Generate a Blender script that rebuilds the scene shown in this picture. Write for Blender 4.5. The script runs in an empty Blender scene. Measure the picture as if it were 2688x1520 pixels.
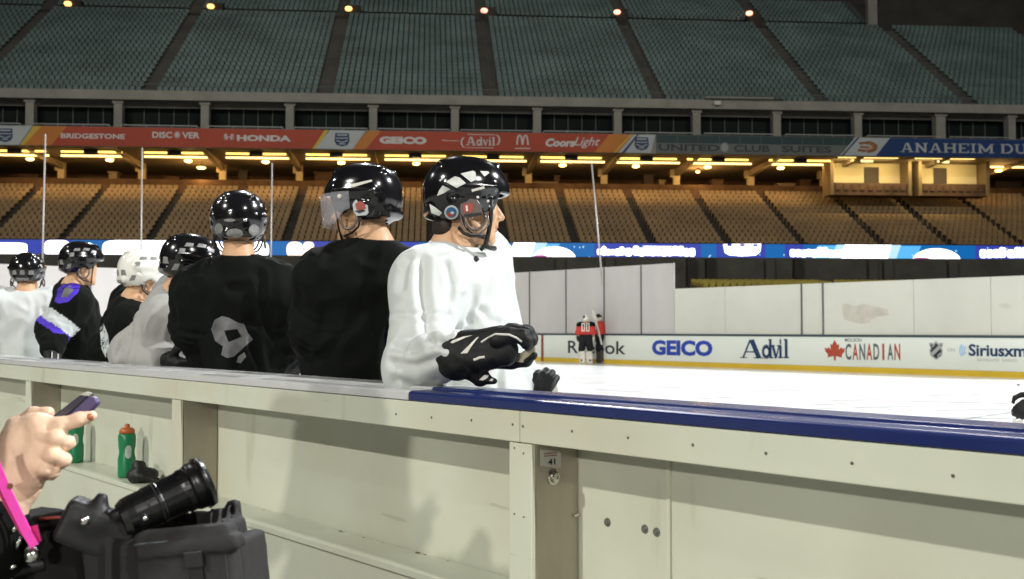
import bpy, bmesh, math, random
import numpy as np
from mathutils import Vector, Matrix
from mathutils.bvhtree import BVHTree
random.seed(7)
rng = np.random.default_rng(7)
C = bpy.context.scene.collection
SC = bpy.context.scene
R_ = math.radians

# ------------------------------------------------------------------ camera, world, lights, exposure
FOC = 2800.0            # focal length in pixels of a 2688-wide frame
EYE = 1.25
PITCH = math.atan(104 / FOC)
cam = bpy.data.cameras.new('camera')
cam.sensor_width = 36.0
cam.lens = 36.0 * FOC / 2688.0
cam.clip_start = 0.05
cam.clip_end = 900
cam.dof.use_dof = True
cam.dof.focus_distance = 3.35
cam.dof.aperture_fstop = 7.5
camo = bpy.data.objects.new('camera', cam)
C.objects.link(camo)
camo.location = (0, 0, EYE)
camo.rotation_euler = (math.pi / 2 + PITCH, 0, 0)
SC.camera = camo

world = bpy.data.worlds.new('World')
SC.world = world
world.use_nodes = True
wn = world.node_tree
bg = wn.nodes['Background']
sky = wn.nodes.new('ShaderNodeTexSky')
sky.sky_type = 'NISHITA'
sky.sun_disc = False
sky.sun_elevation = R_(-2.5)
sky.sun_rotation = R_(200)
wn.links.new(sky.outputs[0], bg.inputs[0])
bg.inputs[1].default_value = 0.12

def flood(name, loc, aim, power, cone, col=(1, .97, .9), rad=.9, blend=.6):
    # one unseen spot lamp standing in for the stadium's night floodlights
    l = bpy.data.lights.new(name, 'SPOT')
    l.energy = power
    l.color = col
    l.spot_size = R_(cone)
    l.spot_blend = blend
    l.shadow_soft_size = rad
    o = bpy.data.objects.new(name, l)
    C.objects.link(o)
    o.location = loc
    o.rotation_euler = (Vector(aim) - Vector(loc)).to_track_quat('-Z', 'Y').to_euler()
    return o

KW = 1000.0
flood('floodlight', (-46, -31, 43), (0, 22, 0), 112 * KW, 110, (1, .975, .90), .8)
flood('floodlight', (-17, -52, 15.5), (0, 12, 0), 52 * KW, 90, (1, .97, .90), .7)  # low fill lamp, added to lighten the shade under the near rail
flood('floodlight', (42, -52, 46), (4, 26, 0), 140 * KW, 110, (1, .98, .93), .9)
flood('floodlight', (74, 16, 60), (6, 16, 0), 520 * KW, 50, (.97, .985, 1), 1.0)
flood('floodlight', (-88, 40, 60), (-6, 22, 0), 48 * KW, 44, (.97, .98, 1), 1.0)
flood('floodlight', (-25, 140, 105), (2, 20, 0), 420 * KW, 30, (.97, .98, 1), 1.2)
flood('floodlight', (45, 145, 105), (6, 20, 0), 420 * KW, 30, (.97, .98, 1), 1.2)

SC.render.engine = 'CYCLES'
vs = SC.view_settings
vs.view_transform = 'Standard'
vs.look = 'None'
vs.exposure = 0.0
vs.gamma = 1.0
vs.use_curve_mapping = False
SC.cycles.use_denoising = True
try:
    SC.cycles.denoiser = 'OPENIMAGEDENOISE'
except Exception:
    pass
SC.cycles.max_bounces = 6
SC.cycles.transparent_max_bounces = 10
SC.cycles.sample_clamp_indirect = 4.0
SC.cycles.use_light_tree = True

# ------------------------------------------------------------------ frames
def ray(px, py):
    x = (px - 1344) / FOC
    v = -(py - 760) / FOC
    c, s = math.cos(PITCH), math.sin(PITCH)
    return np.array([x, c - v * s, s + v * c])

def at(px, py, Y):
    """the world point at distance Y (m, along the view) that the photograph shows at px, py"""
    d = ray(px, py)
    p = d * (Y / d[1])
    return np.array([p[0], p[1], EYE + p[2]])

A40 = R_(40)
cW, sW = math.cos(A40), math.sin(A40)
def R(w, u, z):          # rink frame: w across the ice from our side, u along the near boards
    return (cW * w - sW * u, sW * w + cW * u, z)
def toR(p):
    return (cW * p[0] + sW * p[1], -sW * p[0] + cW * p[1], p[2])
def atw(px, w):          # depth Y at which column px meets the rink plane w
    a = (px - 1344) / FOC
    return w / (a * cW + sW)
def u_at(px, w):
    Y = atw(px, w)
    return toR(((px - 1344) / FOC * Y, Y, 0))[1]
def onw(px, py, w):      # rink coords (w,u,z) of a pixel on plane w
    d = ray(px, py)
    t = w / (cW * d[0] + sW * d[1])
    return toR((t * d[0], t * d[1], EYE + t * d[2]))

PHI = R_(4.4)
cP, sP = math.cos(PHI), math.sin(PHI)
def S(s, d, z):          # grandstand frame: s along the stand, d away from us
    return (cP * s - sP * d, sP * s + cP * d, z)
def onS(px, py, d):
    r = ray(px, py)
    t = d / (-sP * r[0] + cP * r[1])
    return (t * (cP * r[0] + sP * r[1]), EYE + t * r[2])
def zS(py, d):
    return onS(1344, py, d)[1]
def sS(px, py, d):
    return onS(px, py, d)[0]
def I3(x, y, z):
    return (x, y, z)

# ------------------------------------------------------------------ materials
def mat(name, col, rough=.55, spec=.4, metal=0., noise=None, bump=None, emit=0., ecol=None, sheen=0., coat=0., alpha=1., trans=0.):
    m = bpy.data.materials.new(name)
    m.use_nodes = True
    nt = m.node_tree
    b = nt.nodes['Principled BSDF']
    b.inputs['Base Color'].default_value = (*col, 1)
    b.inputs['Roughness'].default_value = rough
    b.inputs['Specular IOR Level'].default_value = spec
    b.inputs['Metallic'].default_value = metal
    b.inputs['Coat Weight'].default_value = coat
    b.inputs['Sheen Weight'].default_value = sheen
    b.inputs['Alpha'].default_value = alpha
    b.inputs['Transmission Weight'].default_value = trans
    tc = nt.nodes.new('ShaderNodeNewGeometry')
    if noise:                                    # (scale, amount, roughness amount[, stretch])
        sc_, amt, ramt = noise[:3]
        n = nt.nodes.new('ShaderNodeTexNoise')
        n.inputs['Scale'].default_value = sc_
        n.inputs['Detail'].default_value = 6
        n.inputs['Roughness'].default_value = .62
        if len(noise) > 3:
            mp = nt.nodes.new('ShaderNodeMapping')
            mp.inputs['Scale'].default_value = noise[3]
            nt.links.new(tc.outputs['Position'], mp.inputs[0])
            nt.links.new(mp.outputs[0], n.inputs['Vector'])
        else:
            nt.links.new(tc.outputs['Position'], n.inputs['Vector'])
        r = nt.nodes.new('ShaderNodeMapRange')
        r.inputs[1].default_value = .3
        r.inputs[2].default_value = .7
        r.inputs[3].default_value = 1 - amt
        r.inputs[4].default_value = 1 + amt * .6
        nt.links.new(n.outputs[0], r.inputs[0])
        mx = nt.nodes.new('ShaderNodeMix')
        mx.data_type = 'RGBA'
        mx.blend_type = 'MULTIPLY'
        mx.inputs[0].default_value = 1
        mx.inputs[6].default_value = (*col, 1)
        nt.links.new(r.outputs[0], mx.inputs[7])
        nt.links.new(mx.outputs[2], b.inputs['Base Color'])
        if ramt:
            r2 = nt.nodes.new('ShaderNodeMapRange')
            r2.inputs[1].default_value = .3
            r2.inputs[2].default_value = .7
            r2.inputs[3].default_value = max(0, rough - ramt)
            r2.inputs[4].default_value = min(1, rough + ramt)
            nt.links.new(n.outputs[0], r2.inputs[0])
            nt.links.new(r2.outputs[0], b.inputs['Roughness'])
    if bump:                                     # (scale, strength, distance)
        n2 = nt.nodes.new('ShaderNodeTexNoise')
        n2.inputs['Scale'].default_value = bump[0]
        n2.inputs['Detail'].default_value = 5
        nt.links.new(tc.outputs['Position'], n2.inputs['Vector'])
        bp = nt.nodes.new('ShaderNodeBump')
        bp.inputs['Strength'].default_value = bump[1]
        bp.inputs['Distance'].default_value = bump[2]
        nt.links.new(n2.outputs[0], bp.inputs['Height'])
        nt.links.new(bp.outputs[0], b.inputs['Normal'])
    if emit:
        b.inputs['Emission Color'].default_value = (*(ecol or col), 1)
        b.inputs['Emission Strength'].default_value = emit
    return m

# ------------------------------------------------------------------ objects
def tag(o, label=None, cat=None, group=None, kind=None):
    if label:
        assert 4 <= len(label.split()) <= 16, label
        o['label'] = label
    if cat: o['category'] = cat
    if group: o['group'] = group
    if kind: o['kind'] = kind
    return o

def thing(name, loc, label, cat, group=None):
    o = bpy.data.objects.new(name, None)
    o.empty_display_size = .1
    C.objects.link(o)
    o.location = loc
    return tag(o, label, cat, group)

def wloc(o):
    v = Vector((0, 0, 0))
    while o is not None:
        v += o.location
        o = o.parent
    return v

def mesh_obj(name, verts, faces, mats, parent=None, mi=None, smooth=False, recalc=True, loc=None, bevel=0):
    """one mesh object from world-space vertices; origin at loc (top level) or at the parent's origin"""
    org = wloc(parent) if parent is not None else Vector(loc or (0, 0, 0))
    me = bpy.data.meshes.new(name)
    v = np.asarray(verts, dtype=float).reshape(-1, 3) - np.array(org)
    me.from_pydata(v.tolist(), [], [list(map(int, f)) for f in faces])
    for m in (mats if isinstance(mats, (list, tuple)) else [mats]):
        me.materials.append(m)
    if mi is not None:
        me.polygons.foreach_set('material_index', np.asarray(mi, dtype=np.int32))
    if recalc:
        bm = bmesh.new()
        bm.from_mesh(me)
        bmesh.ops.recalc_face_normals(bm, faces=bm.faces)
        bm.to_mesh(me)
        bm.free()
    if smooth:
        me.polygons.foreach_set('use_smooth', np.ones(len(me.polygons), dtype=bool))
    me.update()
    o = bpy.data.objects.new(name, me)
    C.objects.link(o)
    if parent is not None:
        o.parent = parent
    elif loc is not None:
        o.location = loc
    if bevel:
        b = o.modifiers.new('bevel', 'BEVEL')
        b.width = bevel
        b.segments = 2
        b.limit_method = 'ANGLE'
    return o

class MB:
    def __init__(s):
        s.v, s.f, s.m = [], [], []
    def add(s, verts, faces, mi=0):
        n = len(s.v)
        s.v += [tuple(map(float, p)) for p in verts]
        s.f += [tuple(i + n for i in f) for f in faces]
        s.m += [mi] * len(faces)
        return s
    def box(s, fn, a0, a1, b0, b1, c0, c1, mi=0):
        p = [fn(a, b, c) for c in (c0, c1) for b in (b0, b1) for a in (a0, a1)]
        return s.add(p, [(0, 2, 3, 1), (4, 5, 7, 6), (0, 1, 5, 4), (2, 6, 7, 3), (0, 4, 6, 2), (1, 3, 7, 5)], mi)
    def quad(s, pts, mi=0):
        return s.add(pts, [tuple(range(len(pts)))], mi)
    def prism(s, pts, vec, mi=0):
        n = len(pts)
        q = [tuple(np.array(p) + np.array(vec)) for p in pts]
        return s.add(list(pts) + q, [tuple(range(n))[::-1], tuple(range(n, 2 * n))] + [(i, (i + 1) % n, n + (i + 1) % n, n + i) for i in range(n)], mi)
    def tube(s, pts, r, n=10, mi=0, cap=True):
        pts = [np.array(p, float) for p in pts]
        rs = r if isinstance(r, (list, tuple)) else [r] * len(pts)
        rings = []
        up = None
        for i, p in enumerate(pts):
            t = pts[min(i + 1, len(pts) - 1)] - pts[max(i - 1, 0)]
            t /= (np.linalg.norm(t) + 1e-9)
            if up is None:
                up = np.array([0, 0, 1.]) if abs(t[2]) < .9 else np.array([1., 0, 0])
            x = np.cross(t, up); x /= (np.linalg.norm(x) + 1e-9)
            y = np.cross(x, t)
            up = y
            rings.append([p + rs[i] * (math.cos(2 * math.pi * k / n) * x + math.sin(2 * math.pi * k / n) * y) for k in range(n)])
        v = [q for rg in rings for q in rg]
        f = []
        for i in range(len(pts) - 1):
            for k in range(n):
                a, b = i * n + k, i * n + (k + 1) % n
                f.append((a, b, b + n, a + n))
        if cap:
            f += [tuple(range(n))[::-1], tuple(range((len(pts) - 1) * n, len(pts) * n))]
        return s.add(v, f, mi)
    def lathe(s, base, prof, n=20, axis=(0, 0, 1), mi=0):
        """prof: list of (radius, height along axis)"""
        ax = np.array(axis, float); ax /= np.linalg.norm(ax)
        x = np.cross(ax, [0, 1, 0] if abs(ax[1]) < .9 else [1, 0, 0]); x /= np.linalg.norm(x)
        y = np.cross(ax, x)
        b = np.array(base, float)
        v = [b + ax * h + r * (math.cos(2 * math.pi * k / n) * x + math.sin(2 * math.pi * k / n) * y) for r, h in prof for k in range(n)]
        f = [(i * n + k, i * n + (k + 1) % n, (i + 1) * n + (k + 1) % n, (i + 1) * n + k) for i in range(len(prof) - 1) for k in range(n)]
        f += [tuple(range(n))[::-1], tuple(range((len(prof) - 1) * n, len(prof) * n))]
        return s.add(v, f, mi)
    def build(s, name, mats, parent=None, smooth=False, loc=None, bevel=0, recalc=True):
        return mesh_obj(name, s.v, s.f, mats, parent, s.m, smooth, recalc, loc, bevel)

# ------------------------------------------------------------------ lettering
_tc = {}
def text_poly(txt, bold=0.0, shear=0.0):
    """outline lettering as flat verts (0..1 in x and y) and faces"""
    key = (txt, bold, shear)
    if key in _tc: return _tc[key]
    cu = bpy.data.curves.new('lettering', 'FONT')
    cu.body = txt
    cu.offset = bold
    cu.shear = shear
    cu.resolution_u = 3
    o = bpy.data.objects.new('lettering', cu)
    C.objects.link(o)
    bpy.context.view_layer.update()
    dg = bpy.context.evaluated_depsgraph_get()
    me = o.evaluated_get(dg).to_mesh()
    v = np.array([tuple(p.co) for p in me.vertices])[:, :2]
    f = [tuple(p.vertices) for p in me.polygons]
    o.evaluated_get(dg).to_mesh_clear()
    bpy.data.objects.remove(o)
    bpy.data.curves.remove(cu)
    lo, hi = v.min(0), v.max(0)
    v = (v - lo) / (hi - lo)
    _tc[key] = (v, f)
    return v, f

def put_text(mb, txt, fn, a0, a1, b0, b1, bold=.02, shear=0., mi=0):
    """fn maps (a,b) on the sign's plane to the world"""
    v, f = text_poly(txt, bold, shear)
    mb.add([fn(a0 + (a1 - a0) * p[0], b0 + (b1 - b0) * p[1]) for p in v], f, mi)

def strokes(mb, lines, fn, a0, a1, b0, b1, mi=0):
    """lettering from straight strokes: (x0,y0,x1,y1,half width) in a unit box"""
    for (x0, y0, x1, y1, hw) in lines:
        dx, dy = (x1 - x0), (y1 - y0)
        L = math.hypot(dx, dy) or 1
        nx, ny = -dy / L * hw, dx / L * hw
        q = [(x0 + nx, y0 + ny), (x1 + nx, y1 + ny), (x1 - nx, y1 - ny), (x0 - nx, y0 - ny)]
        mb.add([fn(a0 + (a1 - a0) * x, b0 + (b1 - b0) * y) for x, y in q], [(0, 1, 2, 3)], mi)

def arc(cx, cy, rx, ry, t0, t1, hw, n=10):
    t = [R_(t0 + (t1 - t0) * i / n) for i in range(n + 1)]
    p = [(cx + rx * math.cos(a), cy + ry * math.sin(a)) for a in t]
    return [(p[i][0], p[i][1], p[i + 1][0], p[i + 1][1], hw) for i in range(n)]

# slab-serif capitals and a few lower-case letters, unit boxes
SER = {
 'A': [(.18, 0, .47, 1, .05), (.82, 0, .53, 1, .09), (.28, .33, .72, .33, .05), (.0, .03, .34, .03, .04), (.62, .03, 1, .03, .04)],
 'N': [(.2, 0, .2, 1, .08), (.8, 0, .8, 1, .08), (.2, .95, .8, .05, .09), (.02, .03, .38, .03, .04), (.62, .97, .98, .97, .04), (.02, .97, .3, .97, .04)],
 'H': [(.2, 0, .2, 1, .09), (.8, 0, .8, 1, .09), (.2, .5, .8, .5, .07), (.02, .03, .4, .03, .04), (.6, .03, .98, .03, .04), (.02, .97, .4, .97, .04), (.6, .97, .98, .97, .04)],
 'E': [(.22, 0, .22, 1, .1), (.05, .04, .95, .04, .05), (.05, .96, .95, .96, .05), (.22, .5, .7, .5, .06), (.92, 0, .92, .25, .05), (.92, .75, .92, 1, .05)],
 'I': [(.5, 0, .5, 1, .16), (.1, .04, .9, .04, .05), (.1, .96, .9, .96, .05)],
 'M': [(.16, 0, .16, 1, .07), (.84, 0, .84, 1, .07), (.16, .95, .5, .15, .07), (.84, .95, .5, .15, .07), (0, .03, .32, .03, .04), (.68, .03, 1, .03, .04), (0, .97, .2, .97, .04), (.8, .97, 1, .97, .04)],
 'D': [(.2, 0, .2, 1, .1), (.05, .04, .6, .04, .05), (.05, .96, .6, .96, .05)] + arc(.5, .5, .38, .46, -90, 90, .09),
 'U': [(.2, .3, .2, 1, .09), (.8, .3, .8, 1, .09), (.02, .97, .4, .97, .04), (.6, .97, .98, .97, .04)] + arc(.5, .32, .3, .27, 180, 360, .08),
 'C': arc(.55, .5, .42, .44, 40, 320, .1),
 'K': [(.2, 0, .2, 1, .1), (.25, .45, .85, 1, .08), (.4, .55, .88, 0, .1), (.02, .03, .4, .03, .04), (.02, .97, .4, .97, .04)],
 'S': arc(.5, .74, .33, .22, 20, 270, .09) + arc(.5, .27, .35, .23, 90, -160, .09),
 'd': arc(.4, .33, .27, .29, 0, 360, .1, 14) + [(.74, 0, .74, 1, .1), (.58, .97, .8, .97, .03), (.7, .03, .98, .03, .04)],
 'v': [(.2, .66, .52, 0, .11), (.8, .66, .52, 0, .06), (.02, .65, .4, .65, .035), (.62, .65, .98, .65, .035)],
 'i': [(.5, 0, .5, .66, .2), (.1, .03, .9, .03, .035), (.15, .64, .6, .64, .035)] + arc(.5, .86, .1, .05, 0, 360, .12, 8),
 'l': [(.5, 0, .5, 1, .2), (.1, .03, .9, .03, .035), (.15, .97, .6, .97, .035)],
}
def put_serif(mb, txt, widths, fn, a0, a1, b0, b1, gap=.06, mi=0):
    tot = sum(widths) + gap * (len(widths) - 1)
    x = a0
    for ch, w in zip(txt, widths):
        ww = (a1 - a0) * w / tot
        if ch in SER:
            strokes(mb, SER[ch], fn, x, x + ww, b0, b1, mi)
        x += ww + (a1 - a0) * gap / tot

# ------------------------------------------------------------------ organic surfaces: distance fields -> mesh
class Field:
    def __init__(s, lo, hi, h):
        s.lo = np.array(lo, np.float32); s.h = h
        s.n = np.ceil((np.array(hi) - s.lo) / h).astype(int) + 1
        s.f = np.full(s.n, 1.0, np.float32)
    def _sub(s, blo, bhi):
        i0 = np.clip(np.floor((np.array(blo) - s.lo) / s.h).astype(int), 0, s.n)
        i1 = np.clip(np.ceil((np.array(bhi) - s.lo) / s.h).astype(int) + 1, 0, s.n)
        if (i1 <= i0).any(): return None
        ax = [s.lo[k] + s.h * np.arange(i0[k], i1[k], dtype=np.float32) for k in range(3)]
        P = np.stack(np.meshgrid(*ax, indexing='ij'), -1)
        return tuple(slice(i0[k], i1[k]) for k in range(3)), P
    def _mix(s, sl, d, k, op):
        a = s.f[sl]
        if op == 'cut':
            d = -d
            if k > 0:
                t = np.clip(.5 - .5 * (d - a) / k * -1, 0, 1)
                t = np.clip(.5 + .5 * (d - a) / k, 0, 1)
                s.f[sl] = a + (d - a) * t + k * t * (1 - t)
            else:
                s.f[sl] = np.maximum(a, d)
        else:
            if k > 0:
                t = np.clip(.5 + .5 * (a - d) / k, 0, 1)
                s.f[sl] = a + (d - a) * t - k * t * (1 - t)
            else:
                s.f[sl] = np.minimum(a, d)
    def ell(s, c, r, rot=None, k=.02, op='add', p=2.0):
        c = np.array(c, np.float32); r = np.array(r, np.float32)
        m = float(r.max()) * 1.05 + k + 3 * s.h
        g = s._sub(c - m, c + m)
        if g is None: return s
        sl, P = g
        q = P - c
        if rot is not None:
            q = q @ np.array(rot, np.float32)       # columns of rot are local axes
        if p == 2.0:
            k0 = np.sqrt(((q / r) ** 2).sum(-1)); k1 = np.sqrt(((q / (r * r)) ** 2).sum(-1))
            d = k0 * (k0 - 1) / np.maximum(k1, 1e-6)
        else:
            k0 = (np.abs(q / r) ** p).sum(-1) ** (1 / p)
            d = (k0 - 1) * float(r.min())
        s._mix(sl, d, k, op)
        return s
    def cone(s, a, b, ra, rb, k=.02, op='add', flat=None):
        """round cone; flat=(axis, factor) squashes it across that axis"""
        a = np.array(a, np.float32); b = np.array(b, np.float32)
        m = max(ra, rb) * 1.4 + k + 3 * s.h
        g = s._sub(np.minimum(a, b) - m, np.maximum(a, b) + m)
        if g is None: return s
        sl, P = g
        ab = b - a
        t = np.clip(((P - a) @ ab) / max(float(ab @ ab), 1e-9), 0, 1)
        q = P - (a + t[..., None] * ab)
        if flat is not None:
            ax = np.array(flat[0], np.float32); ax /= np.linalg.norm(ax)
            comp = q @ ax
            q = q + (comp * (1 / flat[1] - 1))[..., None] * ax
        d = np.sqrt((q ** 2).sum(-1)) - (ra + (rb - ra) * t)
        s._mix(sl, d, k, op)
        return s
    def box(s, c, r, rot=None, rnd=.01, k=.01, op='add'):
        c = np.array(c, np.float32); r = np.array(r, np.float32)
        m = float(np.linalg.norm(r)) + k + 3 * s.h
        g = s._sub(c - m, c + m)
        if g is None: return s
        sl, P = g
        q = P - c
        if rot is not None: q = q @ np.array(rot, np.float32)
        q = np.abs(q) - (r - rnd)
        d = np.sqrt((np.maximum(q, 0) ** 2).sum(-1)) + np.minimum(q.max(-1), 0) - rnd
        s._mix(sl, d, k, op)
        return s
    def fn(s, func, op='cut', k=0.):
        g = s._sub(s.lo, s.lo + s.h * (s.n - 1))
        sl, P = g
        s._mix(sl, func(P), k, op)
        return s
    def mesh(s, relax=2):
        f = np.pad(s.f, 1, constant_values=1.0)
        lo = s.lo - s.h
        neg = f < 0
        n = np.array(f.shape) - 1
        c = np.zeros(n, np.int8)
        cor = [(i, j, k) for i in (0, 1) for j in (0, 1) for k in (0, 1)]
        for (i, j, k) in cor:
            c += neg[i:i + n[0], j:j + n[1], k:k + n[2]]
        act = (c > 0) & (c < 8)
        ijk = np.stack(np.nonzero(act), -1)
        idx = np.full(n, -1, np.int64)
        idx[act] = np.arange(len(ijk))
        acc = np.zeros((len(ijk), 3)); cnt = np.zeros(len(ijk))
        for a in cor:
            for ax in range(3):
                if a[ax] == 0:
                    b = list(a); b[ax] = 1
                    fa = f[ijk[:, 0] + a[0], ijk[:, 1] + a[1], ijk[:, 2] + a[2]]
                    fb = f[ijk[:, 0] + b[0], ijk[:, 1] + b[1], ijk[:, 2] + b[2]]
                    m = (fa < 0) != (fb < 0)
                    t = fa[m] / (fa[m] - fb[m])
                    p = np.tile(np.array(a, float), (m.sum(), 1)); p[:, ax] = t
                    acc[m] += p; cnt[m] += 1
        v = lo + s.h * (ijk + acc / cnt[:, None])
        faces = []
        for ax in range(3):
            u_, w_ = (ax + 1) % 3, (ax + 2) % 3
            sl0 = [slice(None)] * 3; sl1 = [slice(None)] * 3
            sl0[ax] = slice(0, -1); sl1[ax] = slice(1, None)
            cr = neg[tuple(sl0)] != neg[tuple(sl1)]
            e = np.stack(np.nonzero(cr), -1)
            ok = (e[:, u_] > 0) & (e[:, w_] > 0) & (e[:, u_] < n[u_]) & (e[:, w_] < n[w_])
            e = e[ok]
            flip = neg[e[:, 0], e[:, 1], e[:, 2]]
            q = []
            for du, dw in ((1, 1), (0, 1), (0, 0), (1, 0)):
                g = e.copy(); g[:, u_] -= du; g[:, w_] -= dw
                q.append(idx[g[:, 0], g[:, 1], g[:, 2]])
            q = np.stack(q, -1)
            q[~flip] = q[~flip][:, ::-1]
            faces.append(q)
        faces = np.concatenate(faces)
        if relax:
            e = np.concatenate([faces[:, [0, 1]], faces[:, [1, 2]], faces[:, [2, 3]], faces[:, [3, 0]]])
            for it in range(relax * 2):
                a2 = np.zeros_like(v); c2 = np.zeros(len(v))
                for kk in range(3):
                    a2[:, kk] = np.bincount(e[:, 0], v[e[:, 1], kk], len(v)) + np.bincount(e[:, 1], v[e[:, 0], kk], len(v))
                c2 = np.bincount(e[:, 0], minlength=len(v)) + np.bincount(e[:, 1], minlength=len(v))
                lap = a2 / np.maximum(c2, 1)[:, None] - v
                v = v + (.5 if it % 2 == 0 else -.52) * lap
        return v, faces

def vnormals(v, f):
    n = np.cross(v[f[:, 2]] - v[f[:, 0]], v[f[:, 3]] - v[f[:, 1]])
    out = np.zeros_like(v)
    for k in range(4):
        for a in range(3):
            out[:, a] += np.bincount(f[:, k], n[:, a], len(v))
    return out / (np.linalg.norm(out, axis=1)[:, None] + 1e-12)

_tab = rng.random((64, 64, 64)).astype(np.float32)
def vnoise(p):
    """smooth value noise in 0..1 at the points p (n,3)"""
    i = np.floor(p).astype(int); t = p - i
    t = t * t * (3 - 2 * t)
    out = 0
    for a in (0, 1):
        for b in (0, 1):
            for c in (0, 1):
                w = (t[:, 0] if a else 1 - t[:, 0]) * (t[:, 1] if b else 1 - t[:, 1]) * (t[:, 2] if c else 1 - t[:, 2])
                out = out + w * _tab[(i[:, 0] + a) % 64, (i[:, 1] + b) % 64, (i[:, 2] + c) % 64]
    return out
def ridged(p):
    return 1 - np.abs(2 * vnoise(p) - 1) * 2

def org(name, fld, mats, parent=None, mi=None, disp=None, relax=2, loc=None):
    v, f = fld.mesh(relax)
    if disp is not None:
        nn = vnormals(v, f)
        v = v + nn * disp(v, nn)[:, None]
    m_i = None
    if mi is not None:
        cen = v[f].mean(1)
        m_i = mi(cen)
    return mesh_obj(name, v, f, mats, parent, m_i, smooth=True, recalc=False, loc=loc)

def bvh(o):
    me = o.data
    off = np.array(wloc(o))
    vs_ = [Vector(np.array(p.co) + off) for p in me.vertices]
    return BVHTree.FromPolygons(vs_, [tuple(p.vertices) for p in me.polygons])

def decal(mb, tree, poly, org_fn, direction, off=.0015, mi=0, step=.006):
    """lay a polygon (2-D points, mapped to the world by org_fn) onto a surface along direction"""
    bm = bmesh.new()
    vs_ = [bm.verts.new((p[0], p[1], 0)) for p in poly]
    bm.faces.new(vs_)
    bmesh.ops.triangulate(bm, faces=bm.faces)
    for _ in range(5):
        long_ = [e for e in bm.edges if e.calc_length() > step]
        if not long_: break
        bmesh.ops.subdivide_edges(bm, edges=long_, cuts=1)
        bmesh.ops.triangulate(bm, faces=[f for f in bm.faces if len(f.verts) > 3])
    d = Vector(direction).normalized()
    vv = []
    bm.verts.index_update()
    for v in bm.verts:
        o = Vector(org_fn(v.co.x, v.co.y))
        hit = tree.ray_cast(o - d * .6, d)
        vv.append(tuple(hit[0] - d * off) if hit[0] is not None else None)
    ff = [tuple(v.index for v in f.verts) for f in bm.faces if all(vv[v.index] is not None for v in f.verts)]
    used = sorted({i for f in ff for i in f})
    re = {i: k for k, i in enumerate(used)}
    mb.add([vv[i] for i in used], [tuple(re[i] for i in f) for f in ff], mi)
    bm.free()

ORD = ['first', 'second', 'third', 'fourth', 'fifth', 'sixth', 'seventh', 'eighth', 'ninth', 'tenth', 'eleventh', 'twelfth', 'thirteenth', 'fourteenth', 'fifteenth', 'sixteenth']
# ================================================================== THE SETTING
M = {}
M['ground'] = mat('ground_flooring', (.26, .26, .23), .9, .2, noise=(.6, .3, 0))
M['ice'] = mat('ice', (.93, .95, .955), .2, .5, noise=(1.1, .02, .05))
M['board'] = mat('board_plastic', (.585, .61, .495), .38, .45, noise=(3.0, .05, .06))
M['board_in'] = mat('board_panel', (.58, .60, .488), .42, .4, noise=(2.2, .07, .05))
M['cap_blue'] = mat('blue_rail_plastic', (.010, .020, .105), .27, .5, noise=(14, .10, 0))
M['cap_white'] = mat('white_rail_plastic', (.52, .53, .53), .14, .6, noise=(5, .06, .04))
M['alu'] = mat('aluminium_post', (.42, .38, .31), .42, .5, metal=.75, noise=(6, .2, .12, (1, 1, .3)))
M['screw'] = mat('screw_steel', (.22, .22, .19), .4, .5, metal=.8)
M['washer'] = mat('washer_zinc', (.24, .25, .22), .35, .5, metal=.7)
M['white_face'] = mat('far_board_face', (.66, .70, .635), .4, .4, noise=(.5, .04, 0))
M['yellow'] = mat('yellow_kick_strip', (.62, .42, .03), .4, .4, noise=(1.2, .1, 0))
M['dark_rail'] = mat('far_rail', (.04, .06, .07), .5, .3)
M['red_line'] = mat('red_goal_line', (.25, .05, .04), .5, .3)
M['panel_tall'] = mat('tall_panel_film', (.45, .435, .42), .45, .35, noise=(.55, .13, .05, (1, 1, .35)))
M['panel_low'] = mat('low_panel_film', (.53, .535, .465), .45, .35, noise=(.5, .07, .05))
M['panel_edge'] = mat('panel_edge_post', (.10, .095, .10), .5, .3)
M['stain'] = mat('stain', (.475, .45, .385), .6, .2, noise=(4, .15, 0))
M['stain2'] = mat('faint_stain', (.50, .50, .43), .6, .2, noise=(4, .1, 0))
M['pole'] = mat('pole_galvanised', (.34, .32, .30), .4, .5, metal=.3)
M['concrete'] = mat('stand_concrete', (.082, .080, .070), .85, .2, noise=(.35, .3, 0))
M['concrete_dk'] = mat('stand_concrete_dark', (.046, .042, .036), .9, .2, noise=(.5, .3, 0))  # darker grey-brown concrete of treads, floors and walls
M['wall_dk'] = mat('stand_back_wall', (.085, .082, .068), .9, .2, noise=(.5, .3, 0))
M['beam'] = mat('stand_beam', (.25, .245, .21), .8, .2, noise=(.5, .2, 0))
M['beam_brown'] = mat('stand_soffit', (.34, .25, .15), .8, .2, noise=(.4, .25, 0))
M['window'] = mat('suite_glass', (.010, .015, .013), .7, .08, noise=(.3, .5, .05))
M['mullion'] = mat('mullion', (.09, .10, .09), .6, .3)
M['railing'] = mat('railing_paint', (.28, .29, .28), .5, .4)
M['cream'] = mat('cream_wall', (.62, .50, .27), .7, .2, noise=(.5, .08, 0))
M['brown'] = mat('brown_wall', (.11, .062, .036), .8, .2, noise=(.9, .4, 0))
M['door'] = mat('door_brown', (.06, .04, .025), .6, .3)
M['pillar'] = mat('pillar_paint', (.50, .38, .20), .7, .3, noise=(.5, .1, 0))
M['teal'] = mat('teal_seat', (.108, .160, .150), .5, .35, noise=(.23, .38, 0))
M['orange'] = mat('orange_seat', (.265, .172, .078), .55, .3, noise=(.2, .3, 0))
M['gold'] = mat('yellow_seat', (.42, .34, .06), .55, .3, noise=(.8, .25, 0))
M['tube'] = mat('lamp_tube', (1, .85, .45), .5, .1, emit=2.3, ecol=(1, .66, .14))
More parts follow.
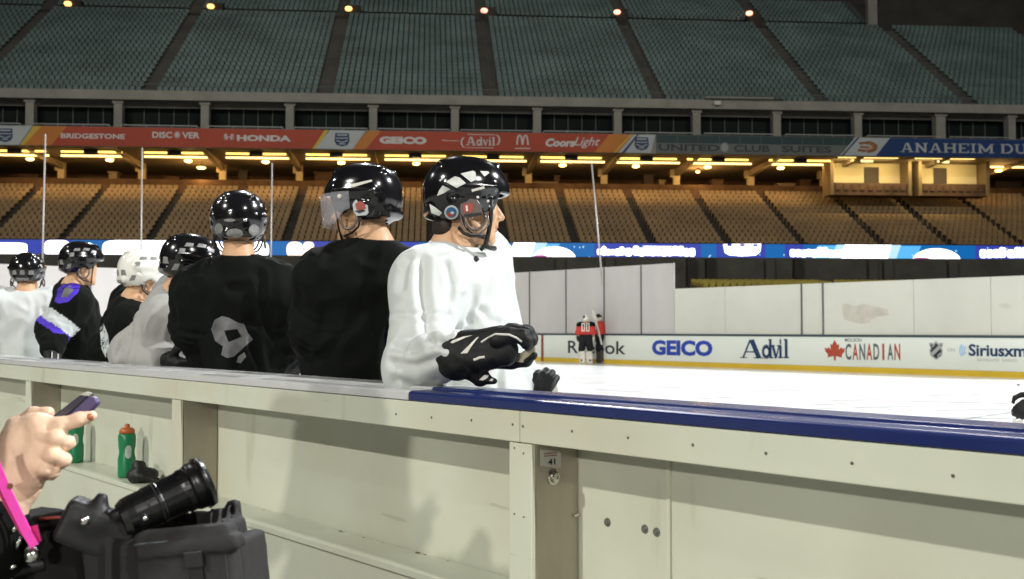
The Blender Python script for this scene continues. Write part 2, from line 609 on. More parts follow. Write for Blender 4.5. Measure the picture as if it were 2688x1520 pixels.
M['tube2'] = mat('lamp_tube_far', (1, .85, .45), .5, .1, emit=3.2, ecol=(1, .72, .24))
M['dome'] = mat('dome_lamp', (1, .85, .5), .5, .1, emit=3.0, ecol=(1, .70, .22))
M['glow'] = mat('aisle_lamp_glow', (1, .8, .5), .5, .1, emit=2.6, ecol=(1, .52, .14))
M['glow_pink'] = mat('aisle_lamp_pink', (1, .8, .8), .5, .1, emit=2.4, ecol=(1, .40, .26))
M['fix'] = mat('lamp_fixture', (.03, .025, .02), .6, .3)
M['led_blue'] = mat('led_blue', (.0, .02, .06), .4, .3, emit=1.0, ecol=(.004, .13, .42))
M['led_deep'] = mat('led_violet', (.0, .0, .04), .4, .3, emit=1.0, ecol=(.035, .06, .40))
M['led_cyan'] = mat('led_cyan', (.0, .1, .2), .4, .3, emit=1.0, ecol=(.12, .50, .92))
M['led_pale'] = mat('led_pale', (.1, .1, .2), .4, .3, emit=1.0, ecol=(.55, .85, 1.0))
M['led_white'] = mat('led_white', (.5, .5, .5), .4, .3, emit=2.6, ecol=(1, .96, 1.0))
M['led_orange'] = mat('led_orange', (.5, .2, .1), .4, .3, emit=1.8, ecol=(1, .85, .72))
M['led_pink'] = mat('led_pink', (.2, .0, .1), .4, .3, emit=1.0, ecol=(.55, .10, .42))
M['ban_red'] = mat('banner_red', (.36, .055, .024), .6, .3, noise=(.3, .15, 0))
M['ban_org'] = mat('banner_orange', (.48, .17, .03), .6, .3, noise=(.3, .15, 0))
M['ban_yel'] = mat('banner_yellow', (.50, .36, .05), .6, .3)
M['ban_grey'] = mat('banner_silver', (.40, .43, .43), .6, .3, noise=(.3, .1, 0))
M['ban_blue'] = mat('banner_navy', (.012, .040, .14), .6, .3, noise=(.3, .15, 0))
M['ink_white'] = mat('banner_white_ink', (.55, .52, .50), .6, .3)
M['ink_navy'] = mat('banner_navy_ink', (.03, .05, .11), .6, .3)
M['ink_geico'] = mat('blue_ink', (.018, .050, .34), .5, .3)
M['ink_black'] = mat('black_ink', (.02, .025, .03), .5, .3)
M['ink_advil'] = mat('deep_blue_ink', (.012, .035, .10), .5, .3)
M['ink_red'] = mat('red_ink', (.38, .06, .03), .5, .3)
M['ink_grey'] = mat('grey_ink', (.10, .12, .13), .5, .3)
M['ink_sky'] = mat('sky_ink', (.16, .42, .72), .5, .3)
M['ink_silver'] = mat('silver_ink', (.32, .34, .33), .5, .3)
M['ink_brown'] = mat('brown_ink', (.20, .075, .03), .5, .3)
M['room_post'] = mat('room_post_brown', (.20, .14, .07), .8, .2, noise=(.5, .2, 0))
M['glass_dk'] = mat('balcony_glass', (.025, .05, .05), .5, .2)

# ---- ground and ice
WF, WN, RC, UC = 27.5, 1.70, 8.5, 31.0          # far boards, near boards, corner radius, where the far corners start
def rink_path():
    p = [(WF, u) for u in np.linspace(-6, UC, 38)]
    p += [(WF - RC + RC * math.cos(t), UC + RC * math.sin(t)) for t in np.linspace(0, math.pi / 2, 15)[1:]]
    p += [(w, UC + RC) for w in np.linspace(WF - RC, WN + RC, 10)[1:]]
    p += [(WN + RC - RC * math.sin(t), UC + RC * math.cos(t)) for t in np.linspace(0, math.pi / 2, 15)[1:]]
    return p
PATH = rink_path()
mb = MB()
mb.quad([(-260, -60, -.05), (260, -60, -.05), (260, 300, -.05), (-260, 300, -.05)])
tag(mb.build('ground', M['ground']), kind='structure')
mb = MB()
ice_poly = [R(w, u, 0) for w, u in PATH] + [R(WN + .12, -20, 0), R(WF, -20, 0)]
mb.quad(ice_poly)
ice = mb.build('ice', M['ice'], recalc=False)
if ice.data.polygons[0].normal.z < 0:
    ice.data.flip_normals()
tag(ice, kind='structure')
# skate scratches: long shallow grooves cut by blades, part of the ice surface's own material
nt = M['ice'].node_tree
bs = nt.nodes['Principled BSDF']
src = bs.inputs['Base Color'].links[0].from_socket
geo = nt.nodes.new('ShaderNodeNewGeometry')
last = src
for k, (rz, sc_) in enumerate(((25, 1.1), (-38, .9), (70, 1.3))):
    mp = nt.nodes.new('ShaderNodeMapping')
    mp.inputs['Rotation'].default_value = (0, 0, R_(rz))
    mp.inputs['Scale'].default_value = (sc_ * .16, sc_ * 4.2, 1)
    nz = nt.nodes.new('ShaderNodeTexNoise')
    nz.inputs['Scale'].default_value = 1.4
    nz.inputs['Detail'].default_value = 3
    cr = nt.nodes.new('ShaderNodeValToRGB')
    cr.color_ramp.elements[0].position = .645
    cr.color_ramp.elements[0].color = (1, 1, 1, 1)
    cr.color_ramp.elements[1].position = .72
    cr.color_ramp.elements[1].color = (.13, .14, .14, 1)
    mx = nt.nodes.new('ShaderNodeMix')
    mx.data_type = 'RGBA'
    mx.blend_type = 'MULTIPLY'
    mx.inputs[0].default_value = 1
    nt.links.new(geo.outputs['Position'], mp.inputs[0])
    nt.links.new(mp.outputs[0], nz.inputs['Vector'])
    nt.links.new(nz.outputs[0], cr.inputs[0])
    nt.links.new(last, mx.inputs[6])
    nt.links.new(cr.outputs[0], mx.inputs[7])
    last = mx.outputs[2]
nt.links.new(last, bs.inputs['Base Color'])

# ---- far boards
def path_strip(mb, z0, z1, off0, off1, mi=0, pts=PATH):
    """a closed bar following the rink outline; off = outward distance"""
    n = []
    for i, (w, u) in enumerate(pts):
        a = np.array(pts[max(i - 1, 0)]); b = np.array(pts[min(i + 1, len(pts) - 1)])
        t = (b - a) / np.linalg.norm(b - a)
        n.append(np.array([t[1], -t[0]]))
    rows = []
    for (w, u), m in zip(pts, n):
        rows.append([R(w + m[0] * o, u + m[1] * o, z) for o, z in ((off0, z0), (off1, z0), (off1, z1), (off0, z1))])
    v = [p for r in rows for p in r]
    f = []
    for i in range(len(rows) - 1):
        for k in range(4):
            a, b = i * 4 + k, i * 4 + (k + 1) % 4
            f.append((a, b, b + 4, a + 4))
    e = (len(rows) - 1) * 4
    f += [(0, 1, 2, 3), (e + 3, e + 2, e + 1, e)]
    mb.add(v, f, mi)
FARP = PATH[:-14]
far = thing('dasher_board', R(WF, 20, 0), 'far white rink boards with yellow kick strip and printed adverts', 'rink board')
mb = MB(); path_strip(mb, .16, 1.02, .0, .12, pts=FARP); mb.build('board_face', M['white_face'], far)
mb = MB(); path_strip(mb, .0, .158, -.012, .12, pts=FARP); mb.build('kick_strip', M['yellow'], far)
mb = MB(); path_strip(mb, 1.022, 1.085, -.02, .14, pts=FARP); mb.build('top_rail', M['dark_rail'], far)
def farpt(off=.006):
    def f(u, z): return R(WF - off, u, z)
    return f
def box_on_far(px0, px1, py0, py1):
    """u range and z range on the far boards for a pixel box"""
    pm = (px0 + px1) / 2
    return u_at(px0, WF), u_at(px1, WF), onw(pm, py1, WF)[2], onw(pm, py0, WF)[2]
fp = farpt()
mb = MB(); u0, u1, z0, z1 = box_on_far(1421, 1427, 884, 952)
mb.quad([R(WF - .016, u0, .01), R(WF - .016, u1, .01), R(WF - .016, u1, 1.02), R(WF - .016, u0, 1.02)])
mb.build('goal_line_mark', M['red_line'], far)
# adverts: each one a child of the boards, lettered flat on the face
mb = MB(); u0, u1, z0, z1 = box_on_far(1491, 1642, 895, 929)
put_text(mb, 'Reebok', fp, u0, u1, z0, z1, .012); mb.build('advert', M['ink_black'], far, recalc=False)
mb = MB(); u0, u1, z0, z1 = box_on_far(1711, 1870, 893, 934)
put_text(mb, 'GEICO', fp, u0, u1, z0, z1, .05); mb.build('advert', M['ink_geico'], far, recalc=False)
mb = MB(); u0, u1, z0, z1 = box_on_far(1943, 2000, 892, 940)
strokes(mb, [(.12, 0, .46, 1, .04), (.86, 0, .52, 1, .11), (.28, .34, .72, .34, .035), (-.02, .02, .3, .02, .025), (.6, .02, 1.05, .02, .025)], fp, u0, u1, z0, z1)
for ch, a, b in (('d', 1998, 2030), ('v', 2022, 2050), ('i', 2040, 2056), ('l', 2054, 2072)):
    u0, u1, z0, z1 = box_on_far(a, b, 890, 940); strokes(mb, SER[ch], fp, u0, u1, z0, z1)
mb.build('advert', M['ink_advil'], far, recalc=False)
mb = MB()
LEAF = [(.46, 0), (.44, .22), (.30, .18), (.14, .14), (.16, .28), (0, .48), (.04, .52), (-.02, .62), (.14, .58), (.18, .66), (.30, .52), (.28, .82), (.37, .76), (.5, 1.02),
        (.63, .76), (.72, .82), (.70, .52), (.82, .66), (.86, .58), (1.02, .62), (.96, .52), (1, .48), (.84, .28), (.86, .14), (.70, .18), (.56, .22), (.54, 0)]
u0, u1, z0, z1 = box_on_far(2164, 2217, 893, 946)
mb.quad([fp(u0 + (u1 - u0) * x, z0 + (z1 - z0) * y) for x, y in LEAF], 0)
mb.build('emblem', M['ink_red'], far, recalc=False)
mb = MB()
xs = np.linspace(2217, 2364, 9)
for i, ch in enumerate('CANADIAN'):
    u0, u1, z0, z1 = box_on_far(xs[i] + (1 if ch != 'I' else 6), xs[i + 1] - (2 if ch != 'I' else 7), 902, 945)
    put_text(mb, ch, fp, u0, u1, z0, z1, .025, 0, 1 if i % 2 == 0 else 0)
u0, u1, z0, z1 = box_on_far(2217, 2261, 888, 897)
put_text(mb, 'MOLSON', fp, u0, u1, z0, z1, .015, 0, 1)
mb.build('advert', [M['ink_red'], M['ink_grey']], far, recalc=False)
mb = MB()
SH = [(.5, 0), (.88, .22), (.94, .5), (.86, .62), (.98, .86), (.8, .9), (.66, .84), (.5, 1), (.34, .84), (.2, .9), (.02, .86), (.14, .62), (.06, .5), (.12, .22)]
u0, u1, z0, z1 = box_on_far(2436, 2476, 894, 945)
mb.quad([fp(u0 + (u1 - u0) * x, z0 + (z1 - z0) * y) for x, y in SH], 0)
fq = farpt(.010)
mb.quad([fq(u0 + (u1 - u0) * (.5 + (x - .5) * .8), z0 + (z1 - z0) * (.48 + (y - .5) * .8)) for x, y in SH], 1)
fq2 = farpt(.014)
strokes(mb, [(.2, .26, .82, .74, .1), (.24, .66, .42, .8, .04), (.6, .2, .8, .36, .04)], fq2, u0, u1, z0, z1, 0)
u0, u1, z0, z1 = box_on_far(2486, 2504, 914, 923)
put_text(mb, 'ON', fp, u0, u1, z0, z1, .0, 0, 0)
mb.build('advert', [M['ink_silver'], M['ink_black']], far, recalc=False)
mb = MB()
u0, u1, z0, z1 = box_on_far(2541, 2692, 904, 936)
put_text(mb, 'Siriusxm', fp, u0, u1, z0, z1, .03, 0, 0)
u0, u1, z0, z1 = box_on_far(2563, 2668, 942, 949)
put_text(mb, 'SATELLITE  RADIO', fp, u0, u1, z0, z1, .0, 0, 2)
u0, u1, z0, z1 = box_on_far(2515, 2545, 898, 942)
for rr in (.55, .75, .95):
    strokes(mb, arc(1.05, .5, rr, rr * .55, 140, 220, .04, 8), fp, u0, u1, z0, z1, 1)
mb.build('advert', [M['ink_advil'], M['ink_sky'], M['ink_silver']], far, recalc=False)

# ---- white padding panels standing on the far boards
def panel(pts, z1, m, label, grp, edge=True):
    """pts: outline points (w,u) of this panel along the boards"""
    mid = pts[len(pts) // 2]
    o = thing('padding_panel', R(mid[0], mid[1], 1.09), label, 'rink panel', grp)
    mb = MB(); path_strip(mb, 1.09, z1, .03, .07, pts=pts); mb.build('sheet', m, o)
    if edge:
        mb = MB()
        w, u = pts[-1]
        a = np.array(pts[-2]); b = np.array(pts[-1]); t = (b - a) / np.linalg.norm(b - a); nn = np.array([t[1], -t[0]])
        c0 = b - t * .05
        q = [c0 + nn * .005, b + nn * .005, b + nn * .095, c0 + nn * .095]
        mb.prism([R(p[0], p[1], 1.09) for p in q], (0, 0, z1 - 1.09 + .02))
        mb.build('edge_post', M['panel_edge'], o)
    return o
def shrink(pts, g=.012):
    p = [np.array(q) for q in pts]
    p[0] = p[0] + (p[1] - p[0]) / np.linalg.norm(p[1] - p[0]) * g
    p[-1] = p[-1] - (p[-1] - p[-2]) / np.linalg.norm(p[-1] - p[-2]) * g
    return [tuple(q) for q in p]
low_px = [2850, 2600, 2397, 2157, 2101, 1902, 1769]
LOWL = ['low white panel above the satellite radio advert at the right edge', 'low white panel with faint smudges above the round league shield',
        'wide low white panel with brown smear above the maple leaf advert', 'narrow low white panel between two dark seams',
        'low white panel above the serif blue advert word', 'low white panel beside the step up to the tall panels']
for i in range(6):
    ua, ub = u_at(low_px[i], WF), u_at(low_px[i + 1], WF)
    o = panel(shrink([(WF, ua), (WF, (ua + ub) / 2), (WF, ub)], .006), 2.62, M['panel_low'], LOWL[i], 'low white panels on far boards', edge=i in (2, 3))
    if i == 2:
        mb = MB()
        blob = [(2210, 800), (2221, 797), (2234, 799), (2245, 804), (2268, 797), (2290, 803), (2330, 812), (2333, 827), (2300, 832), (2284, 841), (2286, 846), (2262, 850), (2240, 846), (2215, 838), (2212, 820)]
        mb.quad([R(*onw(x, y, WF + .026)) for x, y in blob]); mb.build('stain', M['stain'], o, recalc=False)
    if i == 1:
        mb = MB()
        mb.quad([R(*onw(x, y, WF + .026)) for x, y in [(2620, 800), (2640, 796), (2655, 802), (2648, 812), (2634, 811)]])
        mb.build('stain', M['stain2'], o, recalc=False)
tall_u = [u_at(p, WF) for p in (1769, 1680, 1583, 1483)]
tp = [(WF, u) for u in tall_u]
# go on along the outline beyond the last measured seam at the same spacing
sub = [(WF, tall_u[-1])] + [p for p in PATH if (p[1] > tall_u[-1] + .05 or p[0] < WF - .01)]
dense = []
for a, b in zip(sub[:-1], sub[1:]):
    for t in np.linspace(0, 1, 12, endpoint=False):
        dense.append((a[0] + (b[0] - a[0]) * t, a[1] + (b[1] - a[1]) * t))
segs = [[(WF, tall_u[i]), (WF, (tall_u[i] + tall_u[i + 1]) / 2), (WF, tall_u[i + 1])] for i in range(3)]
cur, L = [dense[0]], 0
step = 2.0
for p in dense[1:]:
    L += math.dist(p, cur[-1]); cur.append(p)
    if L >= step:
        segs.append(cur); cur, L = [p], 0
    if len(segs) > 21: break
for i, sg in enumerate(segs):
    sg2 = [sg[k] for k in sorted(set(np.linspace(0, len(sg) - 1, min(len(sg), 5)).astype(int)))]
    if i < 5:
        lab = ['tall grey panel with exposed end edge next to the low panels', 'tall grey panel right of the thin leaning pole',
               'tall grey panel directly behind the two goalies', 'tall mauve grey panel left of the goalies',
               'tall mauve grey panel beside the white jersey'][i]
    else:
        lab = f'tall grey end panel, {ORD[i - 5]} one left of the white jersey behind the players' if i - 5 < 16 else 'tall grey end panel at far left edge behind the players'
    panel(shrink(sg2), 3.50, M['panel_tall'], lab, 'tall grey panels on far boards')

# ---- thin net poles rising from the far boards
def near_path(px):
    best = None
    for a, b in zip(PATH[:-1], PATH[1:]):
        for t in np.linspace(0, 1, 24):
            q = (a[0] + (b[0] - a[0]) * t, a[1] + (b[1] - a[1]) * t)
            X, Y, _ = R(q[0], q[1], 0)
            if Y > 20:
                e = abs(X / Y * FOC + 1344 - px)
                if best is None or e < best[0]: best = (e, q)
    return best[1]
POLES = [((1592, 880), (1553, 430), 'thin pale pole leaning left behind the goalies'), ((716, 700), (714, 428), 'thin grey pole left of the visor wearing player'),
         ((374, 700), (373, 388), 'thin grey pole above the white helmet'), ((112, 700), (119, 352), 'thin grey pole near the left edge above the stands')]
for (b, t, lab) in POLES:
    q = near_path(b[0]); q = (q[0] + .25, q[1] + .1) if q[0] > 26 else (q[0], q[1] + .2)
    X, Y, _ = R(q[0], q[1], 0)
    top = at(t[0], t[1], Y)
    foot = np.array([X, Y, 0.0])
    o = thing('net_pole', foot, lab, 'pole', 'thin net poles behind the far boards')
    mb = MB(); mb.tube([foot, foot + (top - foot) * .5, top], [.040, .034, .028], 8); mb.build('shaft', M['pole'], o, smooth=True)
    mb = MB(); mb.lathe(foot, [(.16, 0), (.16, .03), (.08, .05)], 12); mb.build('base_plate', M['pole'], o)

# ---- near boards (we stand outside them)
POST_U = [-.13, 1.953, 4.05, 6.03, 8.05, 10.1, 12.2, 14.3]
near = thing('dasher_board', R(1.8, 3, 0), 'near white rink boards with blue and white top rail and recessed panels', 'rink board')
PROF = [(1.696, 1.052), (1.696, 1.074), (1.704, 1.079), (1.775, 1.079), (1.781, 1.086), (1.862, 1.086), (1.868, 1.080), (1.955, 1.080), (1.968, 1.072), (1.968, 1.040), (1.90, 1.040), (1.90, 1.052)]
def cap(u0, u1, m, name='rail_cap'):
    mb = MB()
    mb.prism([R(w, u0, z) for w, z in PROF], np.array(R(0, u1 - u0, 0)))
    mb.build(name, m, near, bevel=.0025)
cap(-1.2, 2.47, M['cap_blue'])
cap(2.474, 16.0, M['cap_white'])
for i in range(len(POST_U) - 1):
    ua, ub = POST_U[i] + .045, POST_U[i + 1] + .043
    if i == 0: ua = -.5
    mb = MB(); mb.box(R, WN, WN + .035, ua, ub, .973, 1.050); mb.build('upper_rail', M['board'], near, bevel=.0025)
for i, pu in enumerate(POST_U):
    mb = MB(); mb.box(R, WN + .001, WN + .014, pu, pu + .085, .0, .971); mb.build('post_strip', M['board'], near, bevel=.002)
    mb = MB(); mb.box(R, WN + .016, 1.858, pu + .002, pu + .083, .0, 1.035); mb.build('post', M['alu'], near, bevel=.003)
def infill(ua, ub):
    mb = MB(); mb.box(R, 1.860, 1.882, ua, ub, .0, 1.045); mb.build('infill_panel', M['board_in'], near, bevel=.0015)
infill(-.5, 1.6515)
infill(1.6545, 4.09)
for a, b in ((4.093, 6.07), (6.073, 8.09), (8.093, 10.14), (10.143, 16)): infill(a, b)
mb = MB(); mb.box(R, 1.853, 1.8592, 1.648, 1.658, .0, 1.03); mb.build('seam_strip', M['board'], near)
for i in range(len(POST_U) - 1):
    a, b = POST_U[i] + .088, POST_U[i + 1] - .003
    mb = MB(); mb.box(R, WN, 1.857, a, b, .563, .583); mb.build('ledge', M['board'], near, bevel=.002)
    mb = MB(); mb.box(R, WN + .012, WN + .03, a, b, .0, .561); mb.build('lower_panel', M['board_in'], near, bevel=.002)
mb = MB()
for px, py in ((1040, 1087), (1133, 1096), (1238, 1103), (1346, 1114), (1373, 1119), (1502, 1132), (1649, 1149), (1819, 1168), (2011, 1190), (2237, 1216), (2502, 1249)):
    w, u, z = onw(px, py, WN)
    mb = MB(); mb.lathe(R(WN - .0015, u, z), [(.0032, 0), (.0032, .006)], 10, R(1, 0, 0), 0); mb.build('screw', M['screw'], near)
for px, py in ((1350, 1176), (1374, 1190), (1350, 1349), (1375, 1357)):
    w, u, z = onw(px, py, WN)
    mb = MB(); mb.lathe(R(WN - .001, u, z), [(.0022, 0), (.0022, .006)], 8, R(1, 0, 0), 0); mb.build('screw', M['screw'], near)
for px, py in ((1595, 1371), (1693, 1389), (1724, 1397)):
    w, u, z = onw(px, py, 1.86)
    mb = MB(); b0 = R(1.8595, u, z)
    mb.lathe(b0, [(.011, 0), (.010, .002), (.006, .0022), (.006, .006), (.003, .0065)], 14, R(-1, 0, 0)); mb.build('bolt', M['washer'], near)
# grime: scuffs, soft stains and a pinkish reflected tint put into the panels' colour
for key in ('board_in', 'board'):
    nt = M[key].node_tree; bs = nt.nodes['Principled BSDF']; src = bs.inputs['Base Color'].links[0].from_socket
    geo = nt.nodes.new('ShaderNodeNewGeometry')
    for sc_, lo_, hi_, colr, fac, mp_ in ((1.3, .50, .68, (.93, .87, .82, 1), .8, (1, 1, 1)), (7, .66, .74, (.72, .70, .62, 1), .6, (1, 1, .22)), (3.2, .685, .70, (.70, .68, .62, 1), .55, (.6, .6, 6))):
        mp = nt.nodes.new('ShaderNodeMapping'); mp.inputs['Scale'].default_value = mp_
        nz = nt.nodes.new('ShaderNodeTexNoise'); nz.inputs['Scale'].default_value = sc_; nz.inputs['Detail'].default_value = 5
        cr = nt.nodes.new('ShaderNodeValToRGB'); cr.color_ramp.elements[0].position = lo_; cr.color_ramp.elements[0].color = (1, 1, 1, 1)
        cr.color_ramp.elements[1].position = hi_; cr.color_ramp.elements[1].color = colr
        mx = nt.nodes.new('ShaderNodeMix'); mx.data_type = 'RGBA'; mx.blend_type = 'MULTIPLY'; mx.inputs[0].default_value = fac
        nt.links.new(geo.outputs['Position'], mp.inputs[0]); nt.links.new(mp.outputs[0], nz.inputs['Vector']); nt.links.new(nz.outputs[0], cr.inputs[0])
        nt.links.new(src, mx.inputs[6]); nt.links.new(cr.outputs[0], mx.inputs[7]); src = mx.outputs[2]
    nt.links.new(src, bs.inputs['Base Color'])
# number sticker and lock on the post's side
def onu(px, py, u):
    d = ray(px, py)
    t = u / (-sW * d[0] + cW * d[1])
    return toR((t * d[0], t * d[1], EYE + t * d[2]))
UPF = POST_U[1] + .002
M['sticker'] = mat('sticker_paper', (.40, .39, .34), .5, .3, noise=(40, .1, 0))
mb = MB()
q = [onu(x, y, UPF) for x, y in ((1416, 1180), (1472, 1186), (1472, 1229), (1416, 1223))]
mb.quad([R(w, UPF - .001, z) for w, u, z in q], 0)
w0, z0 = q[0][0], q[0][2]; w1, z1 = q[2][0], q[2][2]
fs = lambda a, b: R(a, UPF - .002, b)
put_text(mb, '41', fs, w0 + (w1 - w0) * .38, w0 + (w1 - w0) * .72, z1 + (z0 - z1) * .22, z1 + (z0 - z1) * .50, .03, 0, 1)
for k, yy in enumerate((.78, .66)):
    strokes(mb, [(.2 + .06 * j, yy, .24 + .06 * j, yy, .03) for j in range(10)], fs, w0, w1, z1, z0, 2)
mb.build('sticker', [M['sticker'], M['ink_black'], M['ink_brown']], near, recalc=False)
M['chrome'] = mat('lock_chrome', (.6, .58, .52), .18, .6, metal=1.0)
w, u, z = onu(1452, 1252, UPF)
mb = MB()
ax = R(0, -1, 0)
mb.lathe(R(w, UPF - .0005, z), [(.020, 0), (.020, .003), (.015, .005), (.014, .012), (.011, .014), (.004, .0145), (.004, .012)], 18, ax)
mb.build('lock', M['chrome'], near, smooth=False)
mb = MB(); w, u, z = onu(1510, 1352, UPF); mb.tube([R(w - .01, UPF - .004, z), R(w + .012, UPF - .004, z)], .004, 8); mb.build('latch_pin', M['chrome'], near)
M['grime'] = mat('ledge_grime', (.22, .18, .11), .8, .2, noise=(60, .4, 0))
mb = MB()
r = random.Random(3)
for (px, sz) in ((1102, .010), (1120, .006), (900, .008), (960, .006), (1180, .005), (700, .005), (1010, .004)):
    Y = atw(px, 1.85); uu = toR(((px - 1344) / FOC * Y, Y, 0))[1]
    mb.quad([R(1.85 + sz * .5 * math.sin(t) * (1 + .3 * r.random()) - .004, uu + sz * math.cos(t) * (1 + .4 * r.random()), .5845) for t in np.linspace(0, 6.28, 11)[:-1]])
mb.build('grime_spot', M['grime'], near, recalc=False)
# ================================================================== THE GRANDSTAND
SL, SRT = -62.0, 66.0            # how far the stand reaches to either side (s)
stand = thing('grandstand', S(0, 84, 0), 'huge tiered stadium grandstand with teal upper deck and orange lower deck', 'grandstand')
CEN = 1344
def terrace(name, d0, z0, n, tread, rise, m, back=6):
    mb = MB()
    prof = [(d0, z0 - 1.2)]
    for i in range(n):
        prof += [(d0 + tread * i, z0 + rise * i), (d0 + tread * (i + 1), z0 + rise * i)]
    prof += [(d0 + tread * n, z0 + rise * n - 2.5)]
    v = [S(s, d, z) for s in (SL, SRT) for d, z in prof]
    k = len(prof)
    f = [(i, (i + 1) % k, k + (i + 1) % k, k + i) for i in range(k)]
    mb.add(v, f)
    return mb.build(name, m, stand)

# levels, measured down the middle of the picture
Z_LED0, Z_LED1 = zS(681, 84.0), zS(637, 84.0)
ROWL, TRL = 14, .86
DL0 = 84.9
ZL0 = Z_LED1 - .45
DL1 = DL0 + ROWL * TRL
RIL = (zS(497, DL1) - .35 - ZL0) / ROWL
ZC = ZL0 + RIL * ROWL
Z_F1, Z_F0 = zS(348, 88.0), zS(398, 88.0)
Z_SOF = Z_F0 + .12
DU0 = 90.0
ZU0 = zS(262, 90.0)
TRU = .86
ROWU = 21
DU1 = DU0 + ROWU * TRU
RIU = (zS(46, DU1) - .2 - ZU0) / ROWU
ZU1 = ZU0 + RIU * ROWU
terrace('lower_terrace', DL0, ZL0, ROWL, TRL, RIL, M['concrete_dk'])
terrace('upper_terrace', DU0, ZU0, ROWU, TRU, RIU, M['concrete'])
DT0, ZT0 = DU1 + 2.2, ZU1 + .9
terrace('top_terrace', DT0, ZT0, 9, TRU, RIU, M['concrete'])
mb = MB(); mb.box(S, SL, SRT, DU1 - .05, DT0 + .2, ZU1 - .5, ZU1 - .05); mb.build('cross_aisle', M['concrete_dk'], stand)
mb = MB(); mb.box(S, SL, SRT, DT0 - .22, DT0 - .03, ZU1 - .04, ZT0 - .35); mb.build('aisle_wall', M['concrete_dk'], stand)
# field level
DF0 = 74.0
ZF0 = zS(770, 74.0)
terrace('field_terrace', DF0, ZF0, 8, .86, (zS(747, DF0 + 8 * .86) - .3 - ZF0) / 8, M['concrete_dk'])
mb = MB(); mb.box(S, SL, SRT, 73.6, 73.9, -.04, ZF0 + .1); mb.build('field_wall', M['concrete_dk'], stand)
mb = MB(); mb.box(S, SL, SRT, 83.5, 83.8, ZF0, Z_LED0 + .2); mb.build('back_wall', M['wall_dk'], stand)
for px in (1815, 1865, 2020, 2095, 2290, 2330, 2500, 1600, 1470):
    s = sS(px, 710, 83.2)
    mb = MB(); mb.box(S, s - .35, s + .35, 83.0, 83.48, ZF0, Z_LED0 + .1); mb.build('wall_pier', M['concrete_dk'] if px % 2 else M['concrete'], stand)
mb = MB(); mb.box(S, SL, SRT, 83.85, 84.6, Z_LED0 - .22, Z_LED0 - .07); mb.build('ribbon_soffit', M['concrete_dk'], stand)

# concourse under the club level
mb = MB(); mb.box(S, SL, SRT, DL1 + .02, DL1 + .2, ZC - 1.5, ZC + .95); mb.build('parapet', M['brown'], stand)
mb = MB(); mb.box(S, SL, SRT, DL1 + .22, 112, ZC - .5, ZC - .05); mb.build('concourse_floor', M['concrete_dk'], stand)
mb = MB(); mb.box(S, SL, SRT, 88.35, 112, Z_SOF, Z_SOF + .3); mb.build('soffit', M['beam_brown'], stand)
mb = MB(); mb.box(S, SL, SRT, 105, 105.3, ZC - .04, Z_SOF - .01); mb.build('concourse_wall', M['brown'], stand)
mb = MB(); mb.box(S, SL, SRT, 88.05, 88.33, Z_F0, Z_F1 + .02); mb.build('fascia', M['beam'], stand)
PILL = [-40, 162, 373, 585, 786, 990, 1190, 1387, 1585, 1775, 1970, 2162, 2370, 2567, 2760]
for i, px in enumerate(PILL):
    s = sS(px, 450, 97.6)
    mb = MB(); mb.box(S, s - .3, s + .3, 97.4, 97.9, ZC - .04, Z_SOF - .003)
    mb.box(S, s - .55, s - .31, 97.42, 97.88, Z_SOF - .75, Z_SOF - .003)
    mb.build('pillar', M['pillar'], stand)
    mb = MB()
    mb.prism([S(s - .2, 88.4, Z_SOF - .004), S(s - .2, 97.38, Z_SOF - .004), S(s - .2, 97.38, Z_SOF - .62), S(s - .2, 88.4, Z_SOF - .12)], np.array(S(.4, 0, 0)))
    mb.build('ceiling_beam', M['beam_brown'], stand)
# two bright rooms at the right with cream walls and a door each
for (a, b, dl, dr) in ((2172, 2362, 2268, 2306), (2400, 2563, 2450, 2484)):
    s0, s1 = sS(a, 440, 92.6), sS(b, 440, 92.6)
    zb = zS(502, 92.0)
    mb = MB(); mb.box(S, s0, s1, 92.6, 92.75, zb + .1, Z_SOF - .005); mb.build('room_wall', M['cream'], stand)
    t0, t1 = sS(dl, 440, 92.6), sS(dr, 440, 92.6)
    mb = MB(); mb.box(S, t0, t1, 92.52, 92.598, zb + .12, zS(428, 92.6)); mb.build('room_door', M['door'], stand)
    mb = MB(); mb.box(S, s0, s1, 91.2, 91.35, zb + .1, zS(470, 91.2))
    for k in range(9):
        x = s0 + (s1 - s0) * (k + .5) / 9
        mb.box(S, x - .22, x + .22, 91.12, 91.19, zb + .3, zS(474, 91.2))
    mb.build('room_parapet', M['brown'], stand)
    mb = MB(); mb.box(S, s0 - .1, s1 + .1, 91.1, 92.8, zb - .15, zb + .08); mb.build('room_floor', M['brown'], stand)
    for x in (s0 - .35, s1 + .05):
        mb = MB(); mb.box(S, x, x + .3, 91.0, 92.9, zb - .15, Z_SOF - .004); mb.build('room_pillar', M['room_post'], stand)
